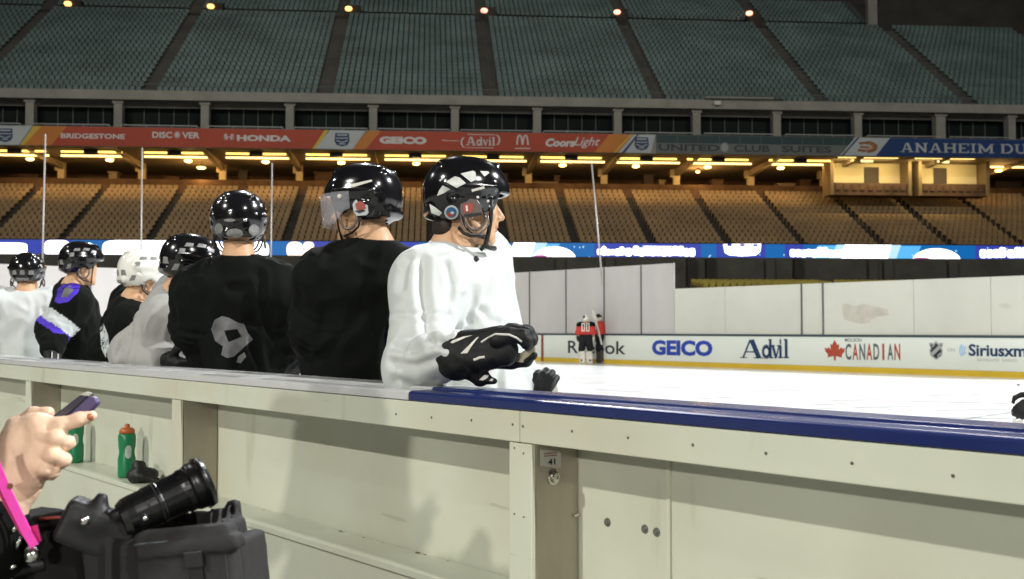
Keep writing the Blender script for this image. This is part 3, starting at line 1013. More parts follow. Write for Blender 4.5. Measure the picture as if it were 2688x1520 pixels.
# counters, carts and fittings on the concourse: dark oddments seen under the lamps
for k, (px, w_, h_) in enumerate(((80, 1.6, .9), (250, 2.4, .7), (300, .7, 1.2), (455, 1.2, .8), (640, .8, 1.5), (690, 2.0, .6), (850, 1.6, 1.4), (1320, .8, 1.5), (1430, 2.2, .7), (1460, .5, 1.3), (1700, .9, 1.5), (1735, .5, 1.0), (1880, 1.1, 1.1), (1905, 2.0, .5), (2060, 1.6, .8), (2110, 1.0, 1.2), (2640, 2.6, 1.2))):
    s = sS(px, 470, 99.5)
    mb = MB(); mb.box(S, s - w_ / 2, s + w_ / 2, 99, 100.0, ZC - .04, ZC + h_ + .55); mb.box(S, s - w_ / 2 - .1, s + w_ / 2 + .1, 98.9, 100.1, ZC + h_ + .56, ZC + h_ + .66)
    tag(mb.build('concourse_counter', [M['brown'], M['door'], M['beam_brown']][k % 3], loc=S(s, 99.5, ZC)), f'dark brown counter on the lit concourse, {ORD[k]} from the left' if k < 16 else 'wide brown counter on the concourse at far right', 'counter', 'counters on the concourse')

# suites: window bays between columns
COLS = [82, 313, 540, 762, 980, 1194, 1409, 1620, 1826, 2036, 2248, 2464, 2650]
ZW0, ZW1 = Z_F1 + .05, zS(286, 90)
mb = MB(); mb.box(S, SL, SRT, 91.0, 91.3, ZW0 - .3, ZW1 + .4); mb.build('suite_back', M['window'], stand)
ss = [sS(p, 315, 89.6) for p in [-140] + COLS + [2870]]
for i, s in enumerate(ss):
    mb = MB(); hw = .33 if i != 12 else .42
    mb.box(S, s - hw, s + hw, 89.2, 90.0, ZW0 + .02, ZW1 - .01); mb.box(S, s - hw - .12, s + hw + .12, 89.1, 90.1, ZW1 - .22, ZW1 - .005); mb.build('suite_column', M['beam'], stand)
for i in range(len(ss) - 1):
    a, b = ss[i] + .45, ss[i + 1] - .45
    mb = MB()
    for k in range(1, 5):
        x = a + (b - a) * k / 5
        mb.box(S, x - .03, x + .03, 90.86, 90.97, ZW0, ZW1)
    mb.box(S, a, b, 90.86, 90.95, ZW0 + .55, ZW0 + .6)
    mb.build('suite_window', M['mullion'], stand)
    mb = MB()
    mb.box(S, a, b, 88.45, 88.52, ZW0 + .18, ZW0 + .25)
    for k in range(4):
        x = a + (b - a) * k / 3
        mb.box(S, x - .025, x + .025, 88.46, 88.51, ZW0 - .05, ZW0 + .178)
    mb.build('balcony_rail', M['railing'], stand)
mb = MB(); mb.box(S, SL, SRT, 88.35, 90.8, ZW0 - .3, ZW0 - .06); mb.build('balcony_floor', M['concrete_dk'], stand)
mb = MB(); mb.box(S, SL, SRT, 88.6, 91.5, ZW1 + .0, ZU0 - .5)
mb.box(S, SL, SRT, 88.75, 89.9, ZU0 - .48, ZU0 + .02)
mb.build('deck_beam', M['beam'], stand)
mb = MB()
for k in range(64):
    s = SL + 2 * k
    mb.box(S, s, s + .05, 88.9, 88.95, ZU0 + .03, ZU0 + .55)
mb.box(S, SL, SRT, 88.9, 88.95, ZU0 + .56, ZU0 + .62)
mb.build('deck_railing', M['mullion'], stand)
# dark block at the top right
s0 = sS(2302, 30, 108.8)
mb = MB(); mb.box(S, s0, SRT, 108.6, 109.2, ZU1 - .3, ZU1 + 6); mb.build('dark_wall', M['concrete_dk'], stand)
mb = MB(); s1 = sS(2290, 30, 108); mb.box(S, s1 - .5, s1 + .5, 107.9, 108.55, ZU1 - .4, ZU1 + 6); mb.build('dark_wall_column', M['beam'], stand)

# ---- seats
def seat_geo():
    """a stadium seat with its bottom folded up: curved back, folded bottom, two standards"""
    mb = MB()
    W = .205
    prof = [(-W, .03), (-W * .6, .0), (W * .6, .0), (W, .03)]
    for z0, z1, y0, y1 in ((.38, .84, .10, .20),):
        v = []
        for z, y in ((z0, y0), (z1 - .05, y1 - .01), (z1, y1)):
            wf = 1 if z < z1 else .8
            for x, dy in prof: v.append((x * wf, y - dy, z))
            for x, dy in prof: v.append((x * wf, y - dy + .03, z))
        f = []
        for r in range(2):
            for k in range(3):
                a = r * 8 + k
                f.append((a, a + 1, a + 9, a + 8)); f.append((a + 4, a + 12, a + 13, a + 5))
        f += [(16, 17, 18, 19), (0, 4, 12, 8), (8, 12, 20, 16), (3, 11, 15, 7), (11, 19, 23, 15)]
        mb.add(v, f)
    mb.box(I3, -.185, .185, -.03, .04, .36, .68)
    mb.box(I3, -.225, -.205, .0, .12, .0, .45)
    return mb
SEAT = seat_geo()
sv, sf = np.array(SEAT.v), SEAT.f
rotS = np.array([[cP, -sP, 0], [sP, cP, 0], [0, 0, 1]])
def seat_run(kind, m, rows, aisles, name, stuffname, label, stufflabel, grp, slim, n_obj=300, pitch=.46, gap=.62, skip=None):
    """rows: list of (d, z); aisles: s positions at the front row; nearest n_obj seats in frame become objects"""
    pos = []
    for ri, (d, z) in enumerate(rows):
        cuts = sorted(aisles)
        for a, b in zip(cuts[:-1], cuts[1:]):
            lo, hi = a + gap, b - gap
            n = int((hi - lo) / pitch)
            if n < 1: continue
            o = lo + ((hi - lo) - (n - 1) * pitch) / 2
            for k in range(n):
                s = o + k * pitch
                if slim[0] < s < slim[1] and not (skip and skip(s, d, z)):
                    pos.append((ri, s, d, z))
    base = bpy.data.meshes.new(name)
    base.from_pydata(SEAT.v, [], [tuple(f) for f in sf])
    bm = bmesh.new(); bm.from_mesh(base); bmesh.ops.recalc_face_normals(bm, faces=bm.faces); bm.to_mesh(base); bm.free()
    base.materials.append(m)
    pos.sort(key=lambda p: p[0])
    inview = [p for p in pos if abs(S(p[1], p[2], p[3])[0] / S(p[1], p[2], p[3])[1]) < .485]
    chosen = set(id(p) for p in inview[:n_obj])
    vs_, fs_ = [], []
    for p in pos:
        loc = np.array(S(p[1], p[2], p[3]))
        if id(p) in chosen:
            o = bpy.data.objects.new(name, base); C.objects.link(o)
            o.location = loc
            o.rotation_euler = (0, 0, PHI + random.gauss(0, .01))
            tag(o, label, 'seat', grp)
        else:
            vs_.append(sv @ rotS.T + loc); fs_.append(len(vs_) - 1)
    if vs_:
        nv = len(sv)
        V = np.concatenate(vs_)
        F = [tuple(i + k * nv for i in f) for k in range(len(vs_)) for f in sf]
        o = mesh_obj(stuffname, V, F, m)
        tag(o, stufflabel, 'seats', None, 'stuff')
LA = [sS(p, 634, DL0 + .4) for p in (-230, -40, 160, 388, 570, 752, 940, 1135, 1325, 1514, 1712, 1915, 2110, 2317, 2500, 2690, 2890)]
UA = [sS(p, 258, DU0 + .4) for p in (-560, -80, 390, 852, 1290, 1730, 2155, 2545, 2960)]
lim = (sS(-60, 300, 84), sS(2750, 300, 84))
lrows = [(DL0 + TRL * i + .42, ZL0 + RIL * i) for i in range(ROWL)]
seat_run('orange', M['orange'], lrows, LA, 'orange_seat', 'orange_seat_bank', 'empty folded orange seat in the front rows of the lower deck above the screen',
         'bank of empty orange seats filling the lower deck', 'orange seats in the lower deck', (lim[0] * 1.12, lim[1] * 1.12), 300, .50, .30)
urows = [(DU0 + TRU * i + .42, ZU0 + RIU * i) for i in range(ROWU)]
seat_run('teal', M['teal'], urows, UA, 'teal_seat', 'teal_seat_bank', 'empty folded teal seat in the front rows of the upper deck',
         'bank of empty teal seats filling the upper deck', 'teal seats in the upper deck', (lim[0] * 1.3, lim[1] * 1.3), 300, .51, .52)
trows = [(DT0 + TRU * i + .42, ZT0 + RIU * i) for i in range(7)]
seat_run('teal', M['teal'], trows, [sS(p, 258, DU0 + .4) * 1.02 for p in (-560, -80, 390, 852, 1290, 1730, 2155, 2545, 2960)], 'top_seat', 'teal_seat_bank', 'teal seat high up',
         'darker bank of teal seats above the aisle lamps at the top', 'top deck seats', (lim[0] * 1.4, s0 - .5), 0, .51, .52)
FRI = (zS(747, DF0 + 8 * .86) - .3 - ZF0) / 8
frows = [(DF0 + .86 * i + .42, ZF0 + FRI * i) for i in range(3, 8)]
FA = [sS(p, 745, 80) for p in (1560, 1795, 2170, 2560, 2900)]
seat_run('yellow', M['gold'], frows[::-1], FA, 'yellow_seat', 'yellow_seat_bank', 'empty yellow seat in the field level rows behind the low white panels',
         'bank of yellow seats at field level', 'yellow field level seats', (sS(1775, 745, 80), sS(2700, 745, 80)), 300, .52, .55)

# ---- ribbon screen
rib = thing('ribbon_screen', S(0, 84, Z_LED0), 'long glowing blue and white ribbon screen below the orange seats', 'screen')
mb = MB(); mb.box(S, SL, SRT, 84.02, 84.5, Z_LED0 - .06, Z_LED1 + .08); mb.build('housing', M['fix'], rib)
DS = 84.0
def scr(px, py, off=0.):
    s, z = onS(px, py, DS - off)
    return S(s, DS - off, z)
def scr_quad(mb, px0, px1, f0, f1, mi, off, sk=0):
    """f0..f1: fraction of the ribbon's height"""
    a, b = sS(px0, 660, DS), sS(px1, 660, DS)
    za, zb = Z_LED0 + (Z_LED1 - Z_LED0) * f0, Z_LED0 + (Z_LED1 - Z_LED0) * f1
    mb.quad([S(a, DS - off, za), S(b, DS - off, za), S(b + sk, DS - off, zb), S(a + sk, DS - off, zb)], mi)
def scr_blob(mb, px0, px1, f0, f1, mi, off, n=20, power=2.6):
    a, b = sS(px0, 660, DS), sS(px1, 660, DS)
    za, zb = Z_LED0 + (Z_LED1 - Z_LED0) * f0, Z_LED0 + (Z_LED1 - Z_LED0) * f1
    pts = []
    for k in range(n):
        t = 2 * math.pi * k / n
        c, s_ = math.cos(t), math.sin(t)
        pts.append(S((a + b) / 2 + (b - a) / 2 * math.copysign(abs(c) ** (2 / power), c), DS - off, (za + zb) / 2 + (zb - za) / 2 * math.copysign(abs(s_) ** (2 / power), s_)))
    mb.quad(pts, mi)
mb = MB()
mb.quad([S(SL, DS, Z_LED0), S(SRT, DS, Z_LED0), S(SRT, DS, Z_LED1), S(SL, DS, Z_LED1)], 0)
LM = [M['led_blue'], M['led_deep'], M['led_cyan'], M['led_pale'], M['led_white'], M['led_orange'], M['led_pink']]
for a, b in ((1560, 1840), (1880, 2010), (2060, 2110), (2560, 2700), (0, 120), (100, 190)):
    scr_quad(mb, a, b, 0, 1, 1, .004)
for a, b in ((1340, 1450), (2130, 2400)):
    scr_quad(mb, a, b, 0.05, .95, 2, .006, .6)
for a, b in ((1340, 1420), (2180, 2350)):
    scr_quad(mb, a, b, 0.02, 1, 3, .008, .5)
for a, b in ((1335, 1392), (2205, 2328)):
    scr_quad(mb, a, b, 0.0, 1, 4, .010, .4)
scr_blob(mb, 1296, 1345, .1, .95, 4, .012)
def dome_(px0, px1, f1, off):
    a, b = sS(px0, 660, DS), sS(px1, 660, DS)
    z0 = Z_LED0 + .01; H = (Z_LED1 - Z_LED0) * f1
    mb.quad([S((a + b) / 2 - (b - a) / 2 * math.cos(t), DS - off, z0 + H * math.sin(t)) for t in np.linspace(0, math.pi, 18)], 4)
dome_(1398, 1512, .78, .014); dome_(2394, 2522, .8, .014)
scr_blob(mb, 1400, 1436, .05, .28, 6, .018)
scr_blob(mb, 2396, 2440, .02, .25, 6, .018)
def word(px0, px1, f0, f1, n, seed, mi=4):
    r = random.Random(seed)
    scr_blob(mb, px0, px1, f0 + .06, f1 - .08, mi, .012, 24, 6)
    x = px0
    w = (px1 - px0) / n
    for k in range(n):
        t = r.random()
        scr_blob(mb, x - 1, x + w + 1, f0 + .06 * r.random(), f1 + (.12 if t > .7 else -.06 * t), mi, .014 + .0004 * k, 14, 3.5)
        x += w
word(1568, 1638, .25, .68, 6, 1); scr_blob(mb, 1639, 1660, .22, .72, 4, .02); word(1662, 1824, .22, .74, 11, 2)
mb.quad([S(sS(1690, 660, DS), DS - .016, Z_LED0 + 1.0), S(sS(1760, 660, DS), DS - .016, Z_LED0 + 1.0), S(sS(1765, 660, DS), DS - .016, Z_LED0 + 1.12), S(sS(1690, 660, DS), DS - .016, Z_LED0 + 1.12)], 4)
q = [(1898, 641), (1998, 640), (1996, 660), (1985, 670), (1950, 673), (1915, 670), (1903, 664)]
mb.quad([scr(x, y, .014) for x, y in q], 4)
for k in range(3):
    scr_blob(mb, 1908 + 34 * k, 1922 + 34 * k, .86, 1.0, 1, .02)
word(2074, 2215, .2, .72, 10, 3)
word(2572, 2640, .22, .78, 4, 4); word(2644, 2720, .2, .8, 4, 5)
# the left end, mostly burnt out
scr_blob(mb, -60, 72, .05, .82, 4, .012, 24, 6); scr_blob(mb, 116, 182, .08, .98, 4, .012, 20, 4); scr_blob(mb, 128, 170, .0, .5, 4, .014)
scr_blob(mb, 268, 330, .0, .98, 4, .012); scr_quad(mb, 300, 436, .74, 1, 4, .014); scr_blob(mb, 310, 440, .0, .7, 4, .012, 20, 5)
scr_blob(mb, 548, 596, .0, .95, 4, .012); scr_blob(mb, 660, 706, .0, .98, 4, .012)
for a, b, f0, f1 in ((752, 796, .02, .98), (790, 820, .05, .5), (796, 824, .5, .98)):
    scr_blob(mb, a, b, f0, f1, 5, .012)
scr_quad(mb, 820, 1100, .0, 1, 1, .006)
r = random.Random(5)
for k in range(70):
    px = r.uniform(1300, 2690); f = r.uniform(.1, .9); w = r.uniform(1.2, 2.6)
    scr_blob(mb, px - w, px + w, f - .05, f + .05, 3, .022 + .0001 * k, 8, 2)
mb.build('lit_picture', LM, rib, recalc=False)

# ---- printed banners along the club fascia
DB = 88.0
def ban(px, py, off=0.):
    s, z = onS(px, py, DB - off)
    return S(s, DB - off, z)
def yedge(px, top=True):       # the fascia's edges at this column
    z = Z_F1 if top else Z_F0
    s = sS(px, 370, DB)
    p = S(s, DB, z)
    return p
def bq(mb, pxs, mi, off, f=((0, 1), (0, 1))):
    """slanted band: pxs = (bottom left, bottom right, top right, top left)"""
    h = Z_F1 - Z_F0
    b0, b1 = Z_F0 + .02, Z_F1 - .02
    s = [sS(p, 372, DB) for p in pxs]
    mb.quad([S(s[0], DB - off, b0), S(s[1], DB - off, b0), S(s[2], DB - off, b1), S(s[3], DB - off, b1)], mi)
def bfn(off):
    return lambda s, z: S(s, DB - off, z)
def bbox(px0, px1, f0, f1):
    return sS(px0, 372, DB), sS(px1, 372, DB), Z_F0 + (Z_F1 - Z_F0) * f0, Z_F0 + (Z_F1 - Z_F0) * f1
BM = [M['ban_red'], M['ban_org'], M['ban_yel'], M['ban_grey'], M['ban_blue']]
def emblem(mb, pc, w, off):
    s0, s1, z0, z1 = bbox(pc - w / 2, pc + w / 2, .14, .84)
    f = bfn(off); g = bfn(off + .01)
    mb.quad([f(s0 + (s1 - s0) * x, z0 + (z1 - z0) * y) for x, y in ((.5, 0), (.86, .12), (1, .4), (.95, 1), (.05, 1), (0, .4), (.14, .12))], 0)
    strokes(mb, [(.16, .86, .84, .86, .045), (.1, .62, .9, .62, .03), (.14, .46, .5, .3, .03), (.5, .3, .88, .46, .03), (.3, .2, .7, .2, .03)], g, s0, s1, z0, z1, 1)
def banner(label, pxl, pxr):
    s, z = sS((pxl + pxr) / 2, 372, DB), Z_F0
    return thing('fascia_banner', S(s, DB - .02, z), label, 'banner', 'banners along the club fascia')
# first red banner
o = banner('red banner with five white letters at its right end and blurred logos', 0, 960)
mb = MB(); o1 = .03
bq(mb, (130, 855, 855, 150), 0, o1); bq(mb, (60, 135, 175, 100), 1, o1 + .002); bq(mb, (52, 64, 108, 88), 2, o1 + .004); bq(mb, (-130, 50, 84, -130), 3, o1)
bq(mb, (820, 835, 862, 852), 2, o1 + .004); bq(mb, (828, 925, 960, 866), 3, o1 + .006)
mb.build('cloth', BM, o, recalc=False)
mb = MB(); f = bfn(o1 + .02)
put_text(mb, 'BRIDGESTONE', f, *bbox(160, 328, .38, .64), .03); mb.build('lettering', M['ink_white'], o, recalc=False); mb = MB(); put_text(mb, 'DISC', f, *bbox(400, 452, .46, .78), .03); put_text(mb, 'VER', f, *bbox(478, 524, .46, .78), .03)
s0_, s1_, z0_, z1_ = bbox(456, 474, .44, .82); strokes(mb, arc(.5, .5, .2, .2, 0, 360, .28, 10), f, s0_, s1_, z0_, z1_)
mb.build('lettering', M['ink_white'], o, recalc=False); mb = MB()
s0_, s1_, z0_, z1_ = bbox(590, 612, .42, .72); strokes(mb, [(.15, 1, .25, 0, .09), (.85, 1, .75, 0, .09), (.2, .45, .8, .45, .07), (0, 0, 0, 1, .04), (1, 0, 1, 1, .04)], f, s0_, s1_, z0_, z1_)
put_text(mb, 'HONDA', f, *bbox(622, 764, .36, .68), .05)
mb.build('lettering', M['ink_white'], o, recalc=False)
for pe in (898, 14):
    mb = MB(); emblem(mb, pe, 40, o1 + .02); mb.build('emblem', [M['ink_navy'], M['ban_grey']], o, recalc=False)
# second red banner
o = banner('red and orange banner with white five letter name, capsule logo and golden arches mark', 960, 1720)
mb = MB()
bq(mb, (920, 1600, 1600, 966), 0, o1); bq(mb, (918, 960, 1000, 968), 1, o1 + .004); bq(mb, (1560, 1625, 1668, 1600), 1, o1 + .003); bq(mb, (1610, 1616, 1660, 1655), 2, o1 + .006)
bq(mb, (1622, 1632, 1672, 1664), 3, o1 + .008); bq(mb, (1632, 1640, 1676, 1672), 4, o1 + .009); bq(mb, (1640, 1708, 1720, 1678), 3, o1 + .010)
mb.build('cloth', BM, o, recalc=False)
mb = MB()
put_text(mb, 'GEICO', f, *bbox(996, 1120, .32, .70), .07)
mb.build('lettering', M['ink_white'], o, recalc=False); mb = MB()
s0_, s1_, z0_, z1_ = bbox(1160, 1206, .46, .58)
strokes(mb, [(.02, .5, .16, .8, .1), (.2, .4, .36, .6, .12), (.44, .5, .62, .5, .14), (.66, .6, .84, .4, .12), (.88, .5, 1, .5, .12)], f, s0_, s1_, z0_, z1_)
for ch, a, b in (('A', 1222, 1250), ('d', 1250, 1268), ('v', 1267, 1282), ('i', 1281, 1291), ('l', 1290, 1301)):
    strokes(mb, SER[ch], f, *bbox(a, b, .3, .74))
s0_, s1_, z0_, z1_ = bbox(1210, 1312, .16, .88)
strokes(mb, [(.14, .02, .84, .02, .022), (.16, .98, .88, .98, .022)] + arc(.12, .4, .11, .38, 110, 260, .02) + arc(.88, .6, .11, .38, -70, 80, .02), f, s0_, s1_, z0_, z1_)
mb.build('lettering', M['ink_white'], o, recalc=False); mb = MB()
s0_, s1_, z0_, z1_ = bbox(1355, 1388, .36, .90)
strokes(mb, arc(.27, 0, .2, .95, 0, 180, .06, 14) + arc(.73, 0, .2, .95, 0, 180, .06, 14), f, s0_, s1_, z0_, z1_)
s0_, s1_, z0_, z1_ = bbox(1352, 1392, .14, .2); strokes(mb, [(0, .5, 1, .5, .4)], f, s0_, s1_, z0_, z1_)
mb.build('emblem', M['ink_white'], o, recalc=False); mb = MB()
put_text(mb, 'Coors', f, *bbox(1432, 1510, .28, .72), .05, .25); put_text(mb, 'Light', f, *bbox(1506, 1575, .22, .80), .01, .4)
mb.build('lettering', M['ink_white'], o, recalc=False)
mb = MB(); emblem(mb, 1684, 38, o1 + .025); mb.build('emblem', [M['ink_navy'], M['ban_grey']], o, recalc=False)
# club suites balcony sign between the banners
o = thing('balcony_sign', S(sS(1960, 372, DB), DB - .02, Z_F0), 'dark glass balcony strip with dim grey club suite lettering', 'sign')
mb = MB(); a_, b_, z0_, z1_ = bbox(1722, 2240, .02, .98); mb.box(S, a_, b_, DB - .03, DB - .002, z0_, z0_ + (z1_ - z0_) * .56, 0); mb.box(S, a_, b_, DB - .012, DB - .003, z0_ + (z1_ - z0_) * .57, z1_, 1); mb.build('strip', [mat('sign_strip_grey', (.13, .14, .13), .7, .2), M['glass_dk']], o)
mb = MB()
for k in range(10):
    x = a_ + (b_ - a_) * k / 9.5
    mb.box(S, x, x + .06, DB - .05, DB - .031, z0_ + .3, z1_ - .02)
mb.box(S, a_, b_, DB - .05, DB - .013, z1_ - .018, z1_ + .05)
mb.build('glass_frame', M['mullion'], o)
mb = MB()
fd = bfn(.06)
M['dim'] = mat('dim_grey_letters', (.04, .045, .045), .6, .3)
for tx, pa, pb in (('UNITED', 1728, 1888), ('CLUB', 1926, 2020), ('SUITES', 2052, 2182)):
    mb = MB(); put_text(mb, tx, fd, *bbox(pa, pb, .14, .50), .03); mb.build('lettering', M['dim'], o, recalc=False)
mb = MB(); s0_, s1_, z0_, z1_ = bbox(1891, 1912, .1, .62); strokes(mb, arc(.5, .5, .25, .25, 0, 360, .26, 12), fd, s0_, s1_, z0_, z1_); mb.build('emblem', M['ink_silver'], o, recalc=False)
# team banner
o = banner('navy team banner with silver block lettering and round orange emblem', 2210, 2760)
mb = MB(); bq(mb, (2200, 2900, 2900, 2245), 4, o1); bq(mb, (2214, 2298, 2336, 2256), 3, o1 + .004); bq(mb, (2203, 2208, 2250, 2245), 3, o1 + .006); mb.build('cloth', BM, o, recalc=False)
mb = MB(); put_serif(mb, 'ANAHEIM DUCKS', [1, 1, 1, 1.05, .85, .5, 1.25, .35, 1, 1, .9, 1, .8], f, *(lambda b: (b[0], b[1], b[2], b[3]))(bbox(2362, 2796, .24, .74)), .05)
mb.build('lettering', M['ban_grey'], o, recalc=False)
mb = MB(); s0_, s1_, z0_, z1_ = bbox(2252, 2300, .2, .78)
f2 = bfn(o1 + .022); f3 = bfn(o1 + .032)
strokes(mb, arc(.42, .5, .5, .42, -85, 85, .16, 12) + [(.0, .2, .42, .12, .12), (.05, .82, .46, .9, .1), (.1, .5, .62, .46, .1)], f2, s0_, s1_, z0_, z1_, 0)
strokes(mb, arc(.42, .5, .42, .34, -75, 75, .05, 12) + [(.1, .21, .42, .19, .04), (.2, .5, .6, .47, .035)], f3, s0_, s1_, z0_, z1_, 1)
mb.build('emblem', [M['ink_brown'], M['ban_org']], o, recalc=False)

# ---- lamps under the club level
def strip_lamp(px0, px1, d, name, m, label, grp):
    z = Z_SOF - .1
    s0, s1 = sS(px0, 415, d), sS(px1, 415, d)
    o = thing(name, S((s0 + s1) / 2, d, z), label, 'strip light', grp)
    mb = MB(); mb.box(S, s0 - .04, s1 + .04, d - .1, d + .1, z + .03, z + .095); mb.build('fixture', M['fix'], o)
    mb = MB(); mb.tube([S(s0, d, z - .06), S(s1, d, z - .06)], .085, 8); mb.build('tube', m, o)
    return o
def dS_for(py, z):     # depth at which height z shows at row py (centre column)
    r = ray(1344, py)
    return (z - EYE) / r[2] * r[1]
def bay_light(g, o):
    # the light the bay's tubes throw into the concourse
    l = bpy.data.lights.new('tube_lamp', 'AREA'); l.shape = 'RECTANGLE'; l.size = 5.2; l.size_y = .4; l.energy = 90; l.color = (1, .66, .24)
    lo = bpy.data.objects.new('tube_lamp', l); C.objects.link(lo); lo.parent = o; lo.location = (0, 0, -.2)
    lo.rotation_euler = (R_(32), 0, PHI)
D_S, D_L, D_D = dS_for(411, Z_SOF - .16), dS_for(421.5, Z_SOF - .16), dS_for(432, Z_SOF - .45)
GAPS = [40, 240, 459, 673, 883, 1090, 1294, 1499, 1696, 1884, 2099]
for i, g in enumerate(GAPS):
    strip_lamp(g - 80, g - 17, D_S, 'strip_light', M['tube'], f'short yellow strip light left of the dark box in the {ORD[i]} bay from the left', 'short strip lights under the club level')
    strip_lamp(g + 17, g + 80, D_S, 'strip_light', M['tube'], f'short yellow strip light right of the dark box in the {ORD[i]} bay from the left', 'short strip lights under the club level')
    lp = strip_lamp(g - 80, g + 88, D_L, 'strip_light', M['tube2'], f'long yellow strip light in the {ORD[i]} concourse bay from the left', 'long strip lights under the club level')
    bay_light(g, lp)
    s, z = sS(g, 411, D_S), Z_SOF
    mb = MB(); mb.box(S, s - .55, s + .55, D_S - .3, D_S + .2, zS(416, D_S - .3), z - .002)
    tag(mb.build('speaker_box', M['fix'], loc=S(s, D_S, z - .3)), f'small dark ceiling box between two short lights in the {ORD[i]} bay', 'ceiling box', 'dark ceiling boxes under the club level')
strip_lamp(2600, 2790, D_L, 'strip_light', M['tube2'], 'long yellow strip light at the far right end of the concourse', 'long strip lights under the club level')
for i, g in enumerate((2272, 2472)):
    s, z = sS(g, 411, 90.5), Z_SOF
    mb = MB(); mb.box(S, s - .55, s + .55, 90.2, 90.7, zS(415, 90.2), z - .002)
    tag(mb.build('speaker_box', M['fix'], loc=S(s, 90.5, z - .3)), ['small dark ceiling box above the left cream wall', 'small dark ceiling box above the right cream wall'][i], 'ceiling box', 'dark ceiling boxes under the club level')
    # the lamp that lights each cream room
    s0, s1 = sS(g - 78, 411, 90), sS(g + 78, 411, 90)
    o = thing('cove_light', S((s0 + s1) / 2, 90, z - .05), ['thin cove light along the top of the left cream wall', 'thin cove light along the top of the right cream wall'][i], 'cove light', 'cove lights over the cream walls')
    mb = MB(); mb.box(S, s0, s1, 89.4, 89.5, z - .04, z - .01); mb.build('fixture', M['tube2'], o)
    l = bpy.data.lights.new('cove_lamp', 'AREA'); l.shape = 'RECTANGLE'; l.size = s1 - s0; l.size_y = .25; l.energy = 320; l.color = (1, .78, .36)
    lo = bpy.data.objects.new('cove_lamp', l); C.objects.link(lo); lo.parent = o; lo.location = (0, 0, -.09)
    lo.rotation_euler = (R_(38), 0, PHI)
DOMES = [79, 288, 494, 697, 896, 1093, 1477, 1669, 1857, 2049, 2621]
def dome_lamp(px, py, d, z, m, label, grp, r=.34):
    s = sS(px, py, d)
    o = thing('dome_lamp', S(s, d, z), label, 'lamp', grp)
    mb = MB(); mb.lathe(S(s, d, z), [(.02, .0), (r * .8, .03), (r, .12), (r * .9, .2), (.05, .24)], 14); mb.build('shade', m, o, smooth=True)
    mb = MB(); mb.tube([S(s, d, z + .24), S(s, d, Z_SOF - .002)], .03, 6); mb.build('stem', M['fix'], o)
    l = bpy.data.lights.new('dome_bulb', 'POINT'); l.energy = 185; l.color = (1, .62, .22); l.shadow_soft_size = .3
    lo = bpy.data.objects.new('dome_bulb', l); C.objects.link(lo); lo.parent = o; lo.location = (0, 0, -.34)
for i, px in enumerate(DOMES):
    dome_lamp(px, 432, D_D, Z_SOF - .55, M['dome'], f'small round yellow lamp hanging below the strip lights, {ORD[i]} from the left', 'round lamps under the club level')
dome_lamp(528, 452, 96.5, zS(453, 96.5), M['dome'], 'low hanging orange lamp left of the seen from behind player', 'low lamps on the concourse', .42)
dome_lamp(1832, 447, 96.5, zS(448, 96.5), M['glow'], 'low red orange lamp glowing star like above the orange seats', 'low lamps on the concourse', .22)

# ---- lamps at the heads of the upper aisles
AL = [(178, 11), (553, 18), (915, 24), (1271, 29), (1620, 33), (1967, 36)]
for i, (px, py) in enumerate(AL):
    d = DU1 + .9
    s, z = onS(px, py, d)
    o = thing('aisle_lamp', S(s, d, ZU1 - .05), f'bright warm lamp at the top of an upper aisle, {ORD[i]} from the left', 'lamp', 'lamps at the heads of the upper aisles')
    mb = MB(); mb.tube([S(s, d + .1, ZU1 - .05), S(s, d + .1, z - .1)], .06, 8); mb.build('post', M['fix'], o)
    mb = MB(); mb.lathe(S(s, d, z - .2), [(.05, 0), (.3, .08), (.38, .25), (.3, .42), (.06, .5)], 14); mb.build('globe', M['glow_pink'] if i > 2 else M['glow'], o, smooth=True)
    mb = MB(); mb.box(S, s - .1, s + 1.2, d + .25, d + 1.1, ZU1 - .04, z + .5); tag(mb.build('entry_box', M['concrete_dk'], loc=S(s, d + .5, ZU1)), f'dark stair entry box behind the {ORD[i]} aisle lamp from the left', 'stair entry', 'stair entries at the upper aisles')
for i, ai in enumerate((4, 5)):
    s = UA[ai]
    mb = MB(); mb.tube([S(s + .1, DU0 + .2, ZU0 + .9), S(s + .1, DU1, ZU1 + .9)], .03, 6)
    for k in range(8): mb.tube([S(s + .1, DU0 + .2 + (DU1 - DU0) * k / 8, ZU0 + (ZU1 - ZU0) * k / 8), S(s + .1, DU0 + .2 + (DU1 - DU0) * k / 8, ZU0 + .9 + (ZU1 - ZU0) * k / 8)], .025, 6)
    tag(mb.build('handrail', M['mullion'], loc=S(s, DU0, ZU0)), f'thin steel handrail up the {["middle", "right of middle"][i]} upper deck aisle', 'handrail', 'aisle handrails')
s = sS(2456, 52, DU1 + .6); z = zS(52, DU1 + .6)
o = thing('wall_lamp', S(s, DU1 + .6, z), 'small dim yellow lamp on the dark wall at top right', 'lamp')
mb = MB(); mb.lathe(S(s, DU1 + .6, z - .12), [(.04, 0), (.16, .05), (.18, .15), (.05, .24)], 12); mb.build('globe', mat('wall_lamp_glow', (1, .9, .5), .5, .1, emit=1.2, ecol=(1, .8, .35)), o)
mb = MB(); mb.tube([S(s, DU1 + .6, z + .1), S(s, 108.7, z + .1)], .04, 6); mb.build('arm', M['fix'], o)
